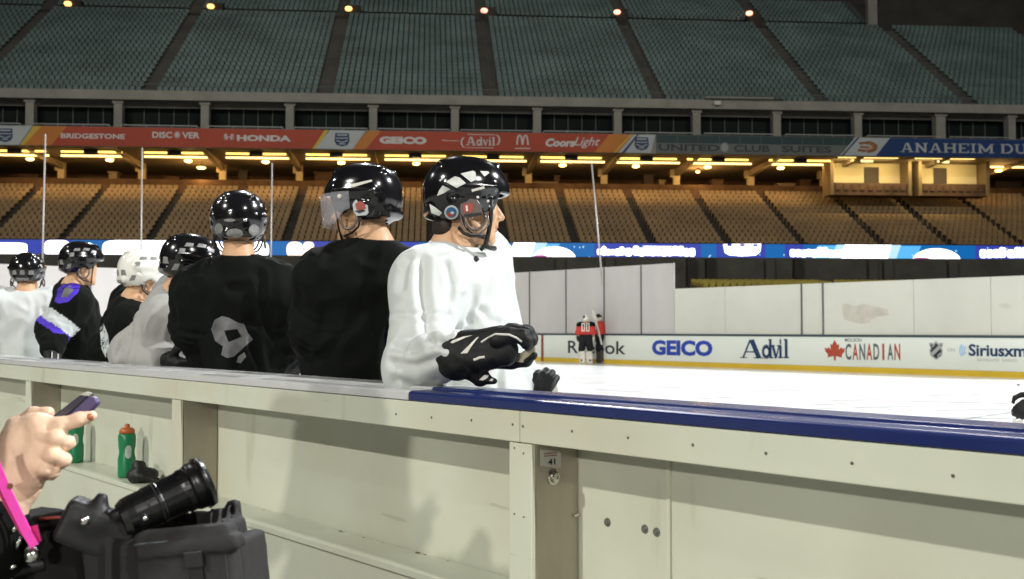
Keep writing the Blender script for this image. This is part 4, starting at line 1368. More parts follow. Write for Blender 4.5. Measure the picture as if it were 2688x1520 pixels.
# camera platform on the lip of the upper deck
s0_, s1_ = sS(1850, 262, 88.5), sS(2030, 262, 88.5)
o = thing('camera_platform', S((s0_ + s1_) / 2, 88.6, ZU0), 'dark low camera platform on the lip of the upper deck', 'platform')
mb = MB(); mb.box(S, s0_, s1_, 88.2, 88.7, ZU0 + .04, zS(246, 88.5)); mb.build('front', M['beam'], o, bevel=.03)
mb = MB(); mb.box(S, s1_ + .02, s1_ + .9, 88.3, 88.7, ZU0 + .05, zS(250, 88.5)); mb.build('cabinet', M['fix'], o)
mb = MB(); mb.box(S, sS(1876, 262, 88), sS(1893, 262, 88), 88.08, 88.19, zS(266, 88.1), zS(256, 88.1)); mb.build('white_box', mat('white_box', (.5, .5, .42), .5, .3), o)
# ================================================================== PEOPLE
M['skin'] = mat('skin', (.50, .295, .165), .5, .35, noise=(35, .08, .06), bump=(180, .12, .002))
M['skin_pale'] = mat('skin_pale', (.82, .57, .40), .5, .35, noise=(30, .07, .06), bump=(160, .15, .002))
M['lip'] = mat('lips', (.40, .16, .12), .45, .35)
M['eye'] = mat('eye_white', (.7, .68, .64), .25, .5)
M['beard'] = mat('stubble', (.23, .125, .075), .7, .2, noise=(90, .4, 0))
M['hair'] = mat('dark_hair', (.022, .015, .011), .6, .3, noise=(60, .5, .1))
M['jersey_white'] = mat('white_jersey', (.485, .51, .50), .62, .25, sheen=.15, bump=(260, .10, .001))
M['jersey_black'] = mat('black_jersey', (.0044, .0054, .0045), .8, .07, sheen=.01, noise=(10, .35, .05), bump=(220, .12, .001))
M['jersey_grey'] = mat('grey_jersey', (.30, .30, .285), .7, .25, sheen=.1, bump=(220, .1, .001))
M['jersey_red'] = mat('red_jersey', (.42, .035, .03), .7, .25)
M['purple'] = mat('purple_cloth', (.055, .02, .42), .6, .3)
M['patch_grey'] = mat('grey_patch', (.125, .125, .125), .6, .3, noise=(14, .45, 0))
M['cloth_black'] = mat('black_pants', (.006, .006, .008), .7, .25, noise=(8, .3, .05))
M['cloth_navy'] = mat('navy_pants', (.008, .009, .015), .7, .25, noise=(8, .3, .05))
M['sock'] = mat('black_socks', (.015, .015, .016), .8, .2)
M['helm_black'] = mat('black_helmet_shell', (.006, .006, .007), .16, .55, coat=.25, noise=(8, .3, .06))
M['helm_white'] = mat('white_helmet_shell', (.68, .68, .62), .2, .5, noise=(6, .1, .06))
M['liner'] = mat('helmet_vent_liner', (.50, .51, .48), .55, .35, noise=(50, .15, 0))
M['vent_grey'] = mat('helmet_vent_grey', (.20, .20, .195), .4, .5, noise=(60, .4, .1))
M['glint_dome'] = mat('glint_dome_steel', (.55, .55, .55), .22, .6, metal=1.0)
M['clear'] = mat('visor_plastic', (.60, .60, .66), .06, .7, alpha=.17)
M['guard'] = mat('ear_guard_plastic', (.11, .085, .075), .25, .5)
M['strap'] = mat('black_strap', (.006, .005, .005), .5, .4)
M['glove'] = mat('black_glove', (.0065, .007, .007), .6, .25, noise=(40, .3, .1), bump=(120, .25, .002))
M['glove_palm'] = mat('glove_palm_tan', (.36, .32, .22), .7, .2, noise=(30, .2, 0))
M['piping'] = mat('white_piping', (.55, .54, .48), .5, .3)
M['skate'] = mat('skate_boot', (.012, .012, .013), .35, .45)
M['steel'] = mat('skate_steel', (.5, .5, .5), .25, .5, metal=1.0)
M['badge_red'] = mat('sticker_red', (.27, .05, .035), .45, .3)
M['badge_blue'] = mat('sticker_blue', (.02, .09, .20), .45, .3)
M['pad_dark'] = mat('goalie_pad_dark', (.035, .025, .022), .6, .3)
M['pad_white'] = mat('goalie_pad_white', (.62, .60, .52), .5, .3, noise=(6, .25, 0))

def rotz(a):
    c, s = math.cos(a), math.sin(a)
    return np.array([[c, -s, 0], [s, c, 0], [0, 0, 1.]])
def roty(a):
    c, s = math.cos(a), math.sin(a)
    return np.array([[c, 0, s], [0, 1, 0], [-s, 0, c]])
def rotx(a):
    c, s = math.cos(a), math.sin(a)
    return np.array([[1, 0, 0], [0, c, -s], [0, s, c]])

def head_prims(F, hc, Rh, k=.016, detail=True):
    P = lambda x, y, z: hc + Rh @ np.array([x, y, z])
    F.ell(P(-.012, 0, .022), (.098, .078, .104), Rh, k)
    F.ell(P(.035, 0, -.035), (.062, .060, .085), Rh, k)
    F.ell(P(.036, 0, -.088), (.056, .052, .042), Rh, k)
    F.cone(P(.076, -.012, -.112), P(.076, .012, -.112), .021, .021, .02)
    F.cone(P(.01, .055, -.075), P(.06, .03, -.108), .018, .018, .02)
    F.cone(P(.01, -.055, -.075), P(.06, -.03, -.108), .018, .018, .02)
    if detail:
        for s in (-1, 1):
            F.ell(P(.094, s * .031, .002), (.016, .017, .013), Rh, .012, 'cut')
            F.ell(P(.060, s * .046, -.030), (.028, .022, .024), Rh, .015)
            F.cone(P(.086, s * .012, .020), P(.080, s * .044, .021), .0085, .0075, .01)
            F.ell(P(.0785, s * .031, .001), (.0125, .0125, .0125), Rh, .001)
        F.cone(P(.090, 0, .010), P(.116, 0, -.030), .0085, .0125, .012)
        F.cone(P(.104, -.012, -.036), P(.104, .012, -.036), .009, .009, .008)
        F.ell(P(.094, 0, -.055), (.012, .022, .016), Rh, .008)
        F.ell(P(.0985, 0, -.0655), (.0085, .021, .0055), Rh, .004)
        F.ell(P(.0965, 0, -.0780), (.0085, .019, .0060), Rh, .004)
    for s in (-1, 1):
        F.ell(P(-.008, s * .078, -.030), (.017, .010, .031), Rh @ rotz(-s * .35), .006)
        if detail: F.ell(P(-.002, s * .089, -.026), (.008, .007, .016), Rh, .004, 'cut')

def skates(o, ank, Fv, Lv, small=False):
    for a in ank:
        F = Field(a - np.array([.3, .3, a[2] + .01]), a + np.array([.3, .3, .16]), .012 if not small else .03)
        z0 = np.array([0, 0, 1.])
        heel = a - Fv * .05; toe = a + Fv * .17
        F.cone(heel * [1, 1, 0] + z0 * .125, toe * [1, 1, 0] + z0 * .11, .045, .040, .02)
        F.cone(a * [1, 1, 0] + z0 * .14 - Fv * .02, a * [1, 1, 0] + z0 * .28 - Fv * .01, .05, .055, .03)
        sk = org('skate', F, M['skate'], o)
        mb = MB()
        b0 = (a - Fv * .09) * [1, 1, 0]; b1 = (a + Fv * .19) * [1, 1, 0]
        lv = Lv * .0025
        mb.prism([b0 - lv + z0 * .0, b1 - lv + z0 * .0, b1 - lv + Fv * .01 + z0 * .03, b1 - lv - Fv * .02 + z0 * .085, b0 - lv + z0 * .085, b0 - lv - Fv * .01 + z0 * .02], lv * 2)
        mb.build('blade', M['steel'], sk)

# ---- helmet, built once in the head's own frame (x forward, y left, z up, origin between the eyes' level and the ears)
def helmet_field(h):
    F = Field((-.18, -.16, -.13), (.19, .16, .20), h)
    F.ell((-.012, 0, .040), (.147, .126, .128), None, 0, p=2.25)
    F.cone((.090, -.05, .056), (.090, .05, .056), .034, .034, .02)
    for s in (-1, 1):
        F.cone((.08, s * .045, .135), (-.11, s * .055, .128), .013, .015, .012)
        F.cone((.06, s * .112, .055), (-.09, s * .112, .045), .012, .014, .014)
    F.cone((-.125, -.05, -.03), (-.125, .05, -.03), .022, .022, .015)
    def low(P):
        x = P[..., 0]
        zc = np.interp(x, [-.2, -.09, -.045, -.02, .03, .07, .085, .2], [-.070, -.074, -.080, -.050, -.034, -.016, .040, .046])
        return P[..., 2] - zc
    # keep what lies above the rim
    F.f = np.maximum(F.f, -low(np.stack(np.meshgrid(*[F.lo[k] + F.h * np.arange(F.n[k]) for k in range(3)], indexing='ij'), -1))).astype(np.float32)
    for s in (-1, 1):
        F.ell((.002, s * .12, -.052), (.034, .05, .036), None, .006, 'cut')
        F.cone((.05, s * .135, .092), (-.12, s * .12, .105), .007, .007, .004, 'cut')
        F.cone((.10, s * .115, .028), (-.13, s * .115, .012), .0045, .0045, .003, 'cut')
    F.cone((-.02, -.14, .08), (-.02, -.07, .165), .004, .004, .003, 'cut')
    F.cone((-.02, .14, .08), (-.02, .07, .165), .004, .004, .003, 'cut')
    F.cone((-.02, -.07, .168), (-.02, .07, .168), .004, .004, .003, 'cut')
    F.ell((.004, 0, .016), (.122, .100, .112), None, 0, 'cut')
    F.ell((.03, 0, -.06), (.13, .098, .09), None, 0, 'cut')
    return F
_hm = {}
def helmet_mesh(h):
    if h not in _hm: _hm[h] = helmet_field(h).mesh(2)
    return _hm[h]

def helmet(o, hc, Rh, m, h=.006, name='helmet', vents=True, strap=True, visor=False, ventmat=None):
    v, f = helmet_mesh(h)
    W = lambda p: hc + np.asarray(p) @ Rh.T
    hm = mesh_obj(name, W(v), f, m, o, None, True, False)
    tree = bvh(hm)
    if vents:
        mb = MB()
        vm = ventmat or M['liner']
        def one(po, fn_, d_, off_):
            mb = MB(); decal(mb, tree, po, fn_, d_, off_, 0, .012)
            if mb.f: mb.build('vent', vm, hm, recalc=False)
        for s in (-1, 1):
            for (x, z, a, b) in ((.055, .118, .020, .012), (.005, .128, .024, .012), (-.055, .12, .022, .012), (-.085, .06, .016, .016), (-.095, -.02, .014, .018)):
                po = [(x - a, z - b), (x + a * .8, z - b * .7), (x + a, z + b), (x - a * .6, z + b * .8)]
                one(po, lambda p, q, s=s: W((p, s * .2, q)), Rh @ np.array([0, -s, -.25 if z > .1 else 0]), .0012)
        for y in (-.06, 0, .06):
            po = [(y - .018, -.01), (y + .018, -.01), (y + .014, .022), (y - .014, .022)]
            one(po, lambda p, q: W((-.25, p, q)), Rh @ np.array([1, 0, 0]), .0012)
        po = [(-.042, -.058), (.042, -.058), (.046, -.035), (-.046, -.035)]
        one(po, lambda p, q: W((-.25, p, q)), Rh @ np.array([1, 0, 0]), .0014)
    if strap:
        for s in (-1, 1):
            mb = MB()
            mb.tube([W(p) for p in ((.062, s * .108, .0), (.058, s * .098, -.04), (.06, s * .08, -.085), (.064, s * .05, -.118), (.06, 0, -.136))], .0042, 6)
            mb.tube([W(p) for p in ((-.045, s * .110, -.05), (-.030, s * .100, -.085), (.005, s * .086, -.105), (.045, s * .066, -.112))], .0042, 6)
            mb.build('chin_strap', M['strap'], hm, smooth=True)
            mb = MB()
            mb.tube([W((x, s * (.112 + .006 * math.sin(math.pi * i / 9)), z)) for i, (x, z) in enumerate([(.034 * math.cos(t) + .002, -.05 + .042 * math.sin(t)) for t in np.linspace(.35, -3.5, 10)])], .0055, 6)
            mb.build('ear_guard', M['guard'], hm, smooth=True)
    if visor:
        n, kz = 22, 6
        vv, ff = [], []
        for j in range(kz):
            z = .048 - .118 * j / (kz - 1)
            for i in range(n):
                t = R_(-98 + 196 * i / (n - 1))
                r = .132 - .010 * (j / (kz - 1))
                zz = z + (.055 if abs(t) > 1.2 else 0) * (j / (kz - 1)) * min(1, (abs(t) - 1.2) / .4 if abs(t) > 1.2 else 0)
                vv.append(W((.012 + (r + .018) * math.cos(t), r * .99 * math.sin(t), zz)))
        for j in range(kz - 1):
            for i in range(n - 1):
                a = j * n + i
                ff.append((a, a + 1, a + n + 1, a + n))
        vo = mesh_obj('visor', vv, ff, M['clear'], hm, None, True)
        sd = vo.modifiers.new('thick', 'SOLIDIFY'); sd.thickness = .0025
        for s in (-1, 1):
            mb = MB(); mb.lathe(W((.030, s * .128, .030)), [(.009, 0), (.008, .004), (.004, .006)], 12, Rh @ np.array([0, s, 0])); mb.build('visor_screw', M['piping'], hm)
    return hm, tree, W

# ---- hockey glove in its own frame: x along the fingers, y towards the thumb, z the back of the hand
def glove_mesh(h, curl=.5, spread=0., thumb=.6):
    F = Field((-.16, -.10, -.14), (.24, .15, .09), h)
    F.cone((-.11, 0, 0), (-.01, 0, 0), .070, .054, .01, flat=((0, 0, 1), .8))
    F.box((.045, 0, .004), (.058, .050, .026), None, .024, .012)
    F.box((.040, 0, .026), (.045, .044, .014), None, .012, .008)
    for i, y in enumerate((.039, .0135, -.0125, -.037)):
        L = (.042, .048, .045, .036)[i]
        a = np.array([.095, y, .008]); th = -.15
        for j, r in enumerate((.0165, .0158, .0148)):
            th -= curl * (.55, .9, .8)[j]
            b = a + np.array([math.cos(th), spread * (1.5 - i) * .1, math.sin(th)]) * L * (1, .75, .62)[j]
            F.cone(a, b, r, r - .0006, .003)
            a = b
    a = np.array([.015, .048, -.008])
    for j, (dx, dy, dz, r) in enumerate(((.035, .034, -.012, .021), (.040, .012, -.016, .0185), (.028, -.006 * thumb * 4, -.012, .0165))):
        b = a + np.array([dx, dy, dz])
        F.cone(a, b, r, r - .001, .005)
        a = b
    return F.mesh(2)
_gm = {}
def glove(o, wrist, X, Z, h=.008, curl=.5, mirror=False, m=None, cuff=None):
    """X: finger direction, Z: back-of-hand direction"""
    key = (h, curl)
    if key not in _gm: _gm[key] = glove_mesh(h, curl)
    v, f = _gm[key]
    X = np.array(X, float); X /= np.linalg.norm(X)
    Z = np.array(Z, float); Z -= X * (Z @ X); Z /= np.linalg.norm(Z)
    Y = np.cross(Z, X) * (-1 if mirror else 1)
    vw = np.asarray(wrist) + v[:, :1] * X + v[:, 1:2] * Y + v[:, 2:] * Z
    g = mesh_obj('glove', vw, f if not mirror else f[:, ::-1], m or M['glove'], o, None, True, False)
    W = lambda p: np.asarray(wrist) + p[0] * X + p[1] * Y + p[2] * Z
    mb = MB()
    mb.tube([W((-.085, .070 * math.cos(t), .058 * math.sin(t))) for t in np.linspace(.2, 2.9, 12)], .004, 6)
    for y in (-.03, .012):
        mb.tube([W((.0, y, .047)), W((.05, y, .046)), W((.085, y, .036))], .003, 6)
    mb.build('piping', cuff or M['piping'], g, smooth=True)
    return g, W

def folds(v, up, ctr, amp, seed, fv=7., fh=19.):
    """cloth folds: ridges that run mostly up and down and wander"""
    q = v - ctr
    zz = q @ up
    side = q - zz[:, None] * up
    p = np.stack([side[:, 0] * fh, side[:, 1] * fh, zz * fv], -1) + seed * 7.3
    big = np.stack([q[:, 0], q[:, 1], q[:, 2]], -1) * 5.5 + seed * 3.1
    p = p + 1.6 * (vnoise(big)[:, None] - .5)
    return amp * (np.clip(ridged(p), -.4, 1) * .6 + .8 * (vnoise(big * 1.7) - .5))

def player(label, foot, heading, head, head_yaw, head_pitch=0., s=1.0, arms=None, jersey='jersey_black', helm='helm_black', h=.010, hj=.012, group='players lined up behind the near boards',
           pants='cloth_black', visor=False, stripe=None, amp=.010, seed=1., goalie=False, hh=.008, detail=False, gl=True, skin='skin', jmats=None, vents=True, girth=1.0, hemz=.82, ventmat=None, smallskate=False, mask=None, sh_drop=.085, creases=None, civil=False, sh_w=.20, sl=(.104, .098, .096, .072)):
    foot = np.array([foot[0], foot[1], 0.0])
    o = thing('person', foot, label, 'person', group)
    Fv = np.array([math.cos(heading), math.sin(heading), 0]); Lv = np.array([-Fv[1], Fv[0], 0]); U0 = np.array([0, 0, 1.])
    hc = np.array(head)
    pel = foot + U0 * (.98 * s)
    Rh = rotz(head_yaw) @ roty(head_pitch)
    nb = hc + Rh @ np.array([-.05, 0, -.150]) * s - Fv * .005            # base of the neck
    up = nb - pel; tl = np.linalg.norm(up); up /= tl
    Ft = Fv - up * (Fv @ up); Ft /= np.linalg.norm(Ft)
    Lt = np.cross(up, Ft)
    Rt = np.stack([Ft, Lt, up], -1)
    sh = [nb - up * sh_drop * s + Lt * sd * sh_w * s for sd in (1, -1)]  # left, right
    arms = arms or {}
    el, wr = [], []
    for i, sd in enumerate((1, -1)):
        a = arms.get('LR'[i])
        if a is None:
            e = sh[i] - up * .29 * s + Lt * sd * .07 * s - Ft * .03
            w = e - up * .19 * s + Ft * .17 * s - Lt * sd * .02
        else: e, w = np.array(a[0]), np.array(a[1])
        el.append(e); wr.append(w)
    # --- the body, one continuous surface
    pts = np.array([hc + U0 * .16, foot, *sh, *el, *wr, pel, hc + Rh @ [.13, 0, 0], hc - Rh @ [.12, 0, 0]])
    lo, hi = pts.min(0) - .17, pts.max(0) + .17
    lo[2] = -.01
    F = Field(lo, hi, h)
    head_prims(F, hc, Rh, .016 if detail else .02, detail)
    F.cone(hc + Rh @ [-.025, 0, -.06], nb - up * .02, .058, .064, .02)
    F.cone(nb - up * .01, nb - up * .2, .07, .13, .05)
    F.ell(nb - up * .2 * s, (.10, .16, .2), Rt, .05)
    F.ell(pel + up * .1, (.11, .155, .2), Rt, .05)
    ank = []
    for i, sd in enumerate((1, -1)):
        F.cone(sh[i], el[i], .052, .042, .03); F.cone(el[i], wr[i] - (wr[i] - el[i]) * .1, .040, .028, .02)
        dirw = (wr[i] - el[i]) / (np.linalg.norm(wr[i] - el[i]) + 1e-9)
        if not (i < 2 and arms.get('LR'[i]) is not None and 'none' in [q for q in arms['LR'[i]] if isinstance(q, str)]): F.cone(wr[i], wr[i] + dirw * .07, .030, .026, .02)
        hip = pel + Lt * sd * .10 - U0 * .03; kn = foot + Lv * sd * .14 + U0 * .54 * s + Fv * .06; an = foot + Lv * sd * .15 + U0 * .17 - Fv * .03
        F.cone(hip, kn, .085, .06, .03); F.cone(kn, an, .06, .042, .02); F.cone(an, an + Fv * .1 - U0 * .05, .04, .035, .02)
        ank.append(an)
    def bmi(c):
        q = (c - hc) @ Rh
        m = np.zeros(len(c), int)
        m[c[:, 2] < .80 * s] = 1
        if detail:
            for sd in (-1, 1):
                m[(np.linalg.norm((q - [.0805, sd * .031, .001]) / [.013, .014, .008], axis=1) < 1)] = 2
            m[(np.abs(q[:, 2] + .0655) < .006) & (np.abs(q[:, 1]) < .019) & (q[:, 0] > .097)] = 3
            m[(np.abs(q[:, 2] + .078) < .006) & (np.abs(q[:, 1]) < .017) & (q[:, 0] > .096)] = 3
        return m
    body = org('body', F, [M[skin], M['sock'], M['eye'], M['lip']], o, bmi)
    # --- trousers
    G = Field(np.minimum(pel, foot) - [.36, .36, 0], pel + [.36, .36, .2], max(hj, .014) if not smallskate else .03)
    G.ell(pel + up * .02, (.155, .20, .18), Rt, .03)
    for i, sd in enumerate((1, -1)):
        hip = pel + Lt * sd * .10 - U0 * .02; kn = foot + Lv * sd * .145 + U0 * .56 * s + Fv * .05
        G.cone(hip, kn, .135, .125, .03)
    org('pants', G, M[pants], o)
    if not civil: skates(o, ank, Fv, Lv, smallskate)
    else:
        for a in ank:
            K = Field(a - [.3, .3, a[2] + .01], a + [.3, .3, .1], .014)
            z0 = np.array([0, 0, 1.])
            K.cone(a * [1, 1, 0] - Fv * .03 + z0 * .05, a * [1, 1, 0] + Fv * .17 + z0 * .042, .048, .04, .02); K.cone(a * [1, 1, 0] + z0 * .05, a * [1, 1, 0] + z0 * .16, .05, .05, .02)
            K.fn(lambda P: .002 - P[..., 2] + 0 * P[..., 0] if False else P[..., 2] - .002, 'cut')
            org('shoe', K, M['skate'], o)
    # --- jersey over shoulder pads
    J = Field(np.minimum(lo, pel - .4), np.maximum(hi, pel + .4), hj)
    g = girth
    ctr = nb - up * .3
    J.ell(nb - up * .20 * s, (.150 * g, .205 * g, .205 * s), Rt, .05)
    J.ell(nb - up * .43 * s + Ft * .01, (.175 * g, .215 * g, .27 * s), Rt, .07)
    J.ell(nb - up * .66 * s + Ft * .015, (.188 * g, .225 * g, .27 * s), Rt, .07)
    J.cone(nb - up * .04, nb - up * .12, .076, .14, .05)
    for i, sd in enumerate((1, -1)):
        J.cone(nb - up * .06 + Lt * sd * .03, sh[i] + Lt * sd * .01, .085, .100 * g, .07)
        J.cone(sh[i], el[i], sl[0] * g, sl[1] * g, .08)
        J.cone(el[i], el[i] + (wr[i] - el[i]) * .86, sl[2] * g, sl[3], .04)
        J.ell(el[i] - up * .02, (sl[1],) * 3, Rt, .04)
    # neck hole and hem
    J.cone(nb - up * .075 + Ft * .018, nb + up * .10 + Ft * .02, .066, .082, .012, 'cut')
    hem = hemz * s
    J.fn(lambda P: P[..., 2] - hem, 'cut', .012)
    def jd(v, n):
        d = folds(v, up, ctr, amp, seed)
        # sleeves crease across the bend
        for i in range(2):
            ax = wr[i] - el[i]; L = np.linalg.norm(ax); ax /= L
            t = (v - el[i]) @ ax
            rad = np.linalg.norm(v - el[i] - np.clip(t, -.1, L)[:, None] * ax, axis=1)
            w_ = np.clip(1 - np.abs(t - .02) / .16, 0, 1) * (rad < .13)
            d += w_ * amp * .9 * (ridged(np.stack([t * 34, v[:, 2] * 8, v[:, 0] * 8], -1) + seed) - .3)
        fade = np.clip((np.linalg.norm(v - nb, axis=1) - .07) / .08, 0, 1)
        return d * fade
    ctx = dict(o=o, hc=hc, Rh=Rh, nb=nb, up=up, Ft=Ft, Lt=Lt, Rt=Rt, sh=sh, el=el, wr=wr, pel=pel, s=s)
    jm = [M[jersey]] + [M[x] for x in (jmats or [])]
    j = org('jersey', J, jm, o, (lambda c: stripe(c, ctx)) if stripe else None, jd)
    ctx['jersey'] = j; ctx['body'] = body
    if creases:
        me = j.data; lo_ = np.array(wloc(j))
        V = np.array([tuple(p.co) for p in me.vertices]) + lo_; N = np.array([tuple(p.normal) for p in me.vertices])
        cc, ss_ = math.cos(PITCH), math.sin(PITCH)
        q = V - [0, 0, EYE]
        zf = q[:, 1] * cc + q[:, 2] * ss_; yf = -q[:, 1] * ss_ + q[:, 2] * cc
        px = 1344 + FOC * q[:, 0] / zf; py = 760 - FOC * yf / zf
        face = np.clip(-(N * (q / np.linalg.norm(q, axis=1)[:, None])).sum(1) * 1.6, 0, 1)
        D = np.zeros(len(V))
        for sg, dep, line in creases:
            best = np.full(len(V), 1e9); side = np.zeros(len(V))
            for (x0, y0), (x1, y1) in zip(line[:-1], line[1:]):
                dx, dy = x1 - x0, y1 - y0; L2 = dx * dx + dy * dy
                t = np.clip(((px - x0) * dx + (py - y0) * dy) / L2, 0, 1)
                ex, ey = px - x0 - t * dx, py - y0 - t * dy
                e = np.hypot(ex, ey); m = e < best
                best[m] = e[m]; side[m] = np.sign(dx * ey - dy * ex)[m]
            D += .8 * dep * (-np.exp(-(best / sg) ** 2) + .55 * np.exp(-((best - 1.9 * sg) / (sg * 1.1)) ** 2))
        V = V + N * (D * face)[:, None] - lo_
        me.vertices.foreach_set('co', V.ravel()); me.update()
    # collar ring
    mb = MB()
    cr = [nb - up * .020 + Ft * (.018 + .074 * math.cos(t)) + Lt * .070 * math.sin(t) + up * (-.022 * max(0, math.cos(t)) ** 2) for t in np.linspace(0, 2 * math.pi, 25)]
    mb.tube(cr, .010, 8, cap=False); mb.build('collar', M[jersey], o, smooth=True)
    if helm and not mask and not civil:
        ctx['helmet'], ctx['tree'], ctx['W'] = helmet(o, hc, Rh, M[helm], hh, vents=vents, visor=visor, ventmat=ventmat)
    if gl and not civil:
        for i, sd in enumerate((1, -1)):
            a = arms.get('LR'[i])
            dirw = (wr[i] - el[i]) / (np.linalg.norm(wr[i] - el[i]) + 1e-9)
            if a is not None and len(a) > 2 and a[2] == 'none': continue
            X = a[2] if a is not None and len(a) > 2 else dirw
            Z = a[3] if a is not None and len(a) > 3 else (Lt * sd + Ft * .3)
            ctx['glove' + 'LR'[i]] = glove(o, wr[i] + dirw * .05, X, Z, max(h, .007), .5, mirror=(i == 0))
    return ctx

def onto(tree, px, py, off=.0012):
    """where the line of sight through a pixel first meets a surface"""
    d = Vector(ray(px, py)).normalized()
    hit = tree.ray_cast(Vector((0, 0, EYE)), d)
    if hit[0] is None: return None
    return np.array(hit[0] - d * off)
def lay(mb, tree, poly, mi=0, off=.0014, step=4.0, fallY=3.6):
    """lay a patch, outlined in the photograph's pixels, onto the surface it covers there"""
    bm = bmesh.new()
    bm.faces.new([bm.verts.new((p[0], p[1], 0)) for p in poly])
    bmesh.ops.triangulate(bm, faces=bm.faces)
    for _ in range(6):
        lg = [e for e in bm.edges if e.calc_length() > step]
        if not lg: break
        bmesh.ops.subdivide_edges(bm, edges=lg, cuts=1)
        bmesh.ops.triangulate(bm, faces=[f for f in bm.faces if len(f.verts) > 3])
    bm.verts.index_update()
    q = [onto(tree, v.co.x, v.co.y, off) for v in bm.verts]
    ff = [tuple(v.index for v in f.verts) for f in bm.faces if all(q[v.index] is not None for v in f.verts)]
    used = sorted({i for f in ff for i in f}); re = {i: k for k, i in enumerate(used)}
    mb.add([q[i] for i in used], [tuple(re[i] for i in f) for f in ff], mi)
    bm.free()
def ell_px(cx, cy, rx, ry, n=18, rot=0.):
    c, s = math.cos(rot), math.sin(rot)
    return [(cx + rx * math.cos(t) * c - ry * math.sin(t) * s, cy + rx * math.cos(t) * s + ry * math.sin(t) * c) for t in np.linspace(0, 2 * math.pi, n, endpoint=False)]

# ------------------------------------------------------------------ the player in white leaning on the rail
Yh = 3.62
Z6 = lambda pts: [(950 + x / 2.08, 380 + y / 2.08) for x, y in pts]
CR = [(13.0, .022, Z6([(330, 640), (332, 800), (345, 900), (352, 1000), (385, 1075), (455, 1095)])), (11.6, .016, Z6([(470, 660), (492, 760), (482, 880), (470, 1000), (455, 1080)])),
      (8.7, .014, Z6([(545, 830), (530, 900), (515, 940), (490, 1020)])), (10.2, .012, Z6([(605, 780), (602, 860), (580, 950)])), (11.6, .010, Z6([(260, 630), (228, 720), (215, 780)])),
      (10.2, .009, Z6([(460, 575), (340, 600), (230, 640)])), (11.6, .012, Z6([(170, 1100), (260, 1130), (380, 1110)])), (11.6, .012, Z6([(180, 1190), (300, 1205), (430, 1150)])),
      (11.6, .010, Z6([(190, 1290), (300, 1330), (400, 1300)])), (8.7, .009, Z6([(700, 590), (755, 690), (800, 770)])), (10.2, .010, Z6([(650, 900), (700, 960), (790, 985)])),
      (7.2, .006, Z6([(150, 925), (300, 930), (470, 930)])), (10.2, .009, Z6([(700, 700), (690, 800), (640, 900)])), (11.6, .010, Z6([(760, 1210), (740, 1290), (760, 1360)]))]
hc = at(1230, 541, Yh)
H = player('person in white jersey and black vented helmet leaning one gloved arm on the blue rail', at(1238, 1200, 3.74)[:2], R_(-22), hc, R_(14), R_(3), s=.97,
           arms={'R': (at(1092, 962, 3.20), at(1194, 922, 3.0), 'none'), 'L': (at(1330, 960, 3.95), at(1400, 1050, 3.86), 'none')},
           jersey='jersey_white', h=.0052, hj=.0062, detail=True, amp=.0055, seed=2.4, hh=.004, vents=False, pants='cloth_navy', group=None, girth=1.0, hemz=.80, creases=CR, sl=(.116, .088, .086, .070), sh_w=.205)
o, tree = H['o'], H['tree']
hm = H['helmet']
mb = MB()
Z1 = lambda pts: [(1050 + x / 4.853, 400 + y / 4.853) for x, y in pts]
for p in ([(470, 555), (500, 480), (545, 420), (640, 470), (560, 520)], [(580, 375), (700, 305), (760, 320), (840, 392), (720, 452)], [(770, 270), (930, 232), (960, 250), (978, 345), (905, 378)],
          [(1020, 238), (1120, 240), (1140, 262), (1075, 308)], [(372, 655), (450, 700), (535, 770), (500, 812), (400, 775)], [(500, 350), (550, 322), (540, 345), (510, 372)], [(440, 870), (505, 865), (515, 935), (445, 930)]):
    mb = MB(); lay(mb, tree, Z1(p)); mb.build('vent', M['liner'], hm, recalc=False)
mb = MB(); lay(mb, tree, Z1([(910, 472), (1070, 430), (1080, 460), (918, 504)]))
mb.build('brand_plate', M['piping'], hm, recalc=False)
mb = MB()
c = Z1([(655, 765)])[0]
lay(mb, tree, ell_px(c[0], c[1], 18.5, 18.5, 22), 0); lay(mb, tree, ell_px(c[0], c[1], 14, 14, 20), 1, .0022); lay(mb, tree, ell_px(c[0] - 2, c[1] + 5, 10, 7, 16), 2, .003); lay(mb, tree, ell_px(c[0] + 2, c[1] + 1, 5, 4, 12), 0, .0038)
mb.build('round_sticker', [M['ban_grey'], M['badge_blue'], M['badge_red']], hm, recalc=False)
# ear cover with its sticker, standing off the side of the helmet
Yc = Yh - .125
def pl(px, py, Y=Yc): return at(px, py, Y)
mb = MB()
po = Z1([(765, 640), (800, 600), (870, 585), (985, 600), (1020, 650), (1050, 760), (1040, 800), (900, 830), (810, 830), (770, 780)])
mb.prism([pl(x, y) for x, y in po], (.0, .012, 0)); mb.build('ear_cover', M['guard'], hm, bevel=.002)
mb = MB()
mb.quad([pl(x, y, Yc - .002) for x, y in Z1([(800, 660), (890, 645), (930, 660), (940, 720), (900, 770), (820, 765)])], 0)
mb.quad([pl(x, y, Yc - .003) for x, y in Z1([(835, 680), (860, 676), (868, 745), (842, 750)])], 1)
mb.quad([pl(x, y, Yc - .002) for x, y in Z1([(810, 790), (1040, 765), (1042, 795), (900, 825), (815, 820)])], 2)
mb.build('ear_sticker', [M['badge_red'], M['piping'], M['strap']], hm, recalc=False)
mb = MB()
mb.tube([pl(x, y, Yc + .004 - .01 * math.sin(i * .5)) for i, (x, y) in enumerate(Z1([(770, 800), (790, 900), (830, 985), (900, 1040), (1000, 1040), (1085, 985), (1130, 900), (1120, 800), (1060, 770)]))], .0030, 8)
mb.build('ear_loop', M['guard'], hm, smooth=True)
mb = MB()
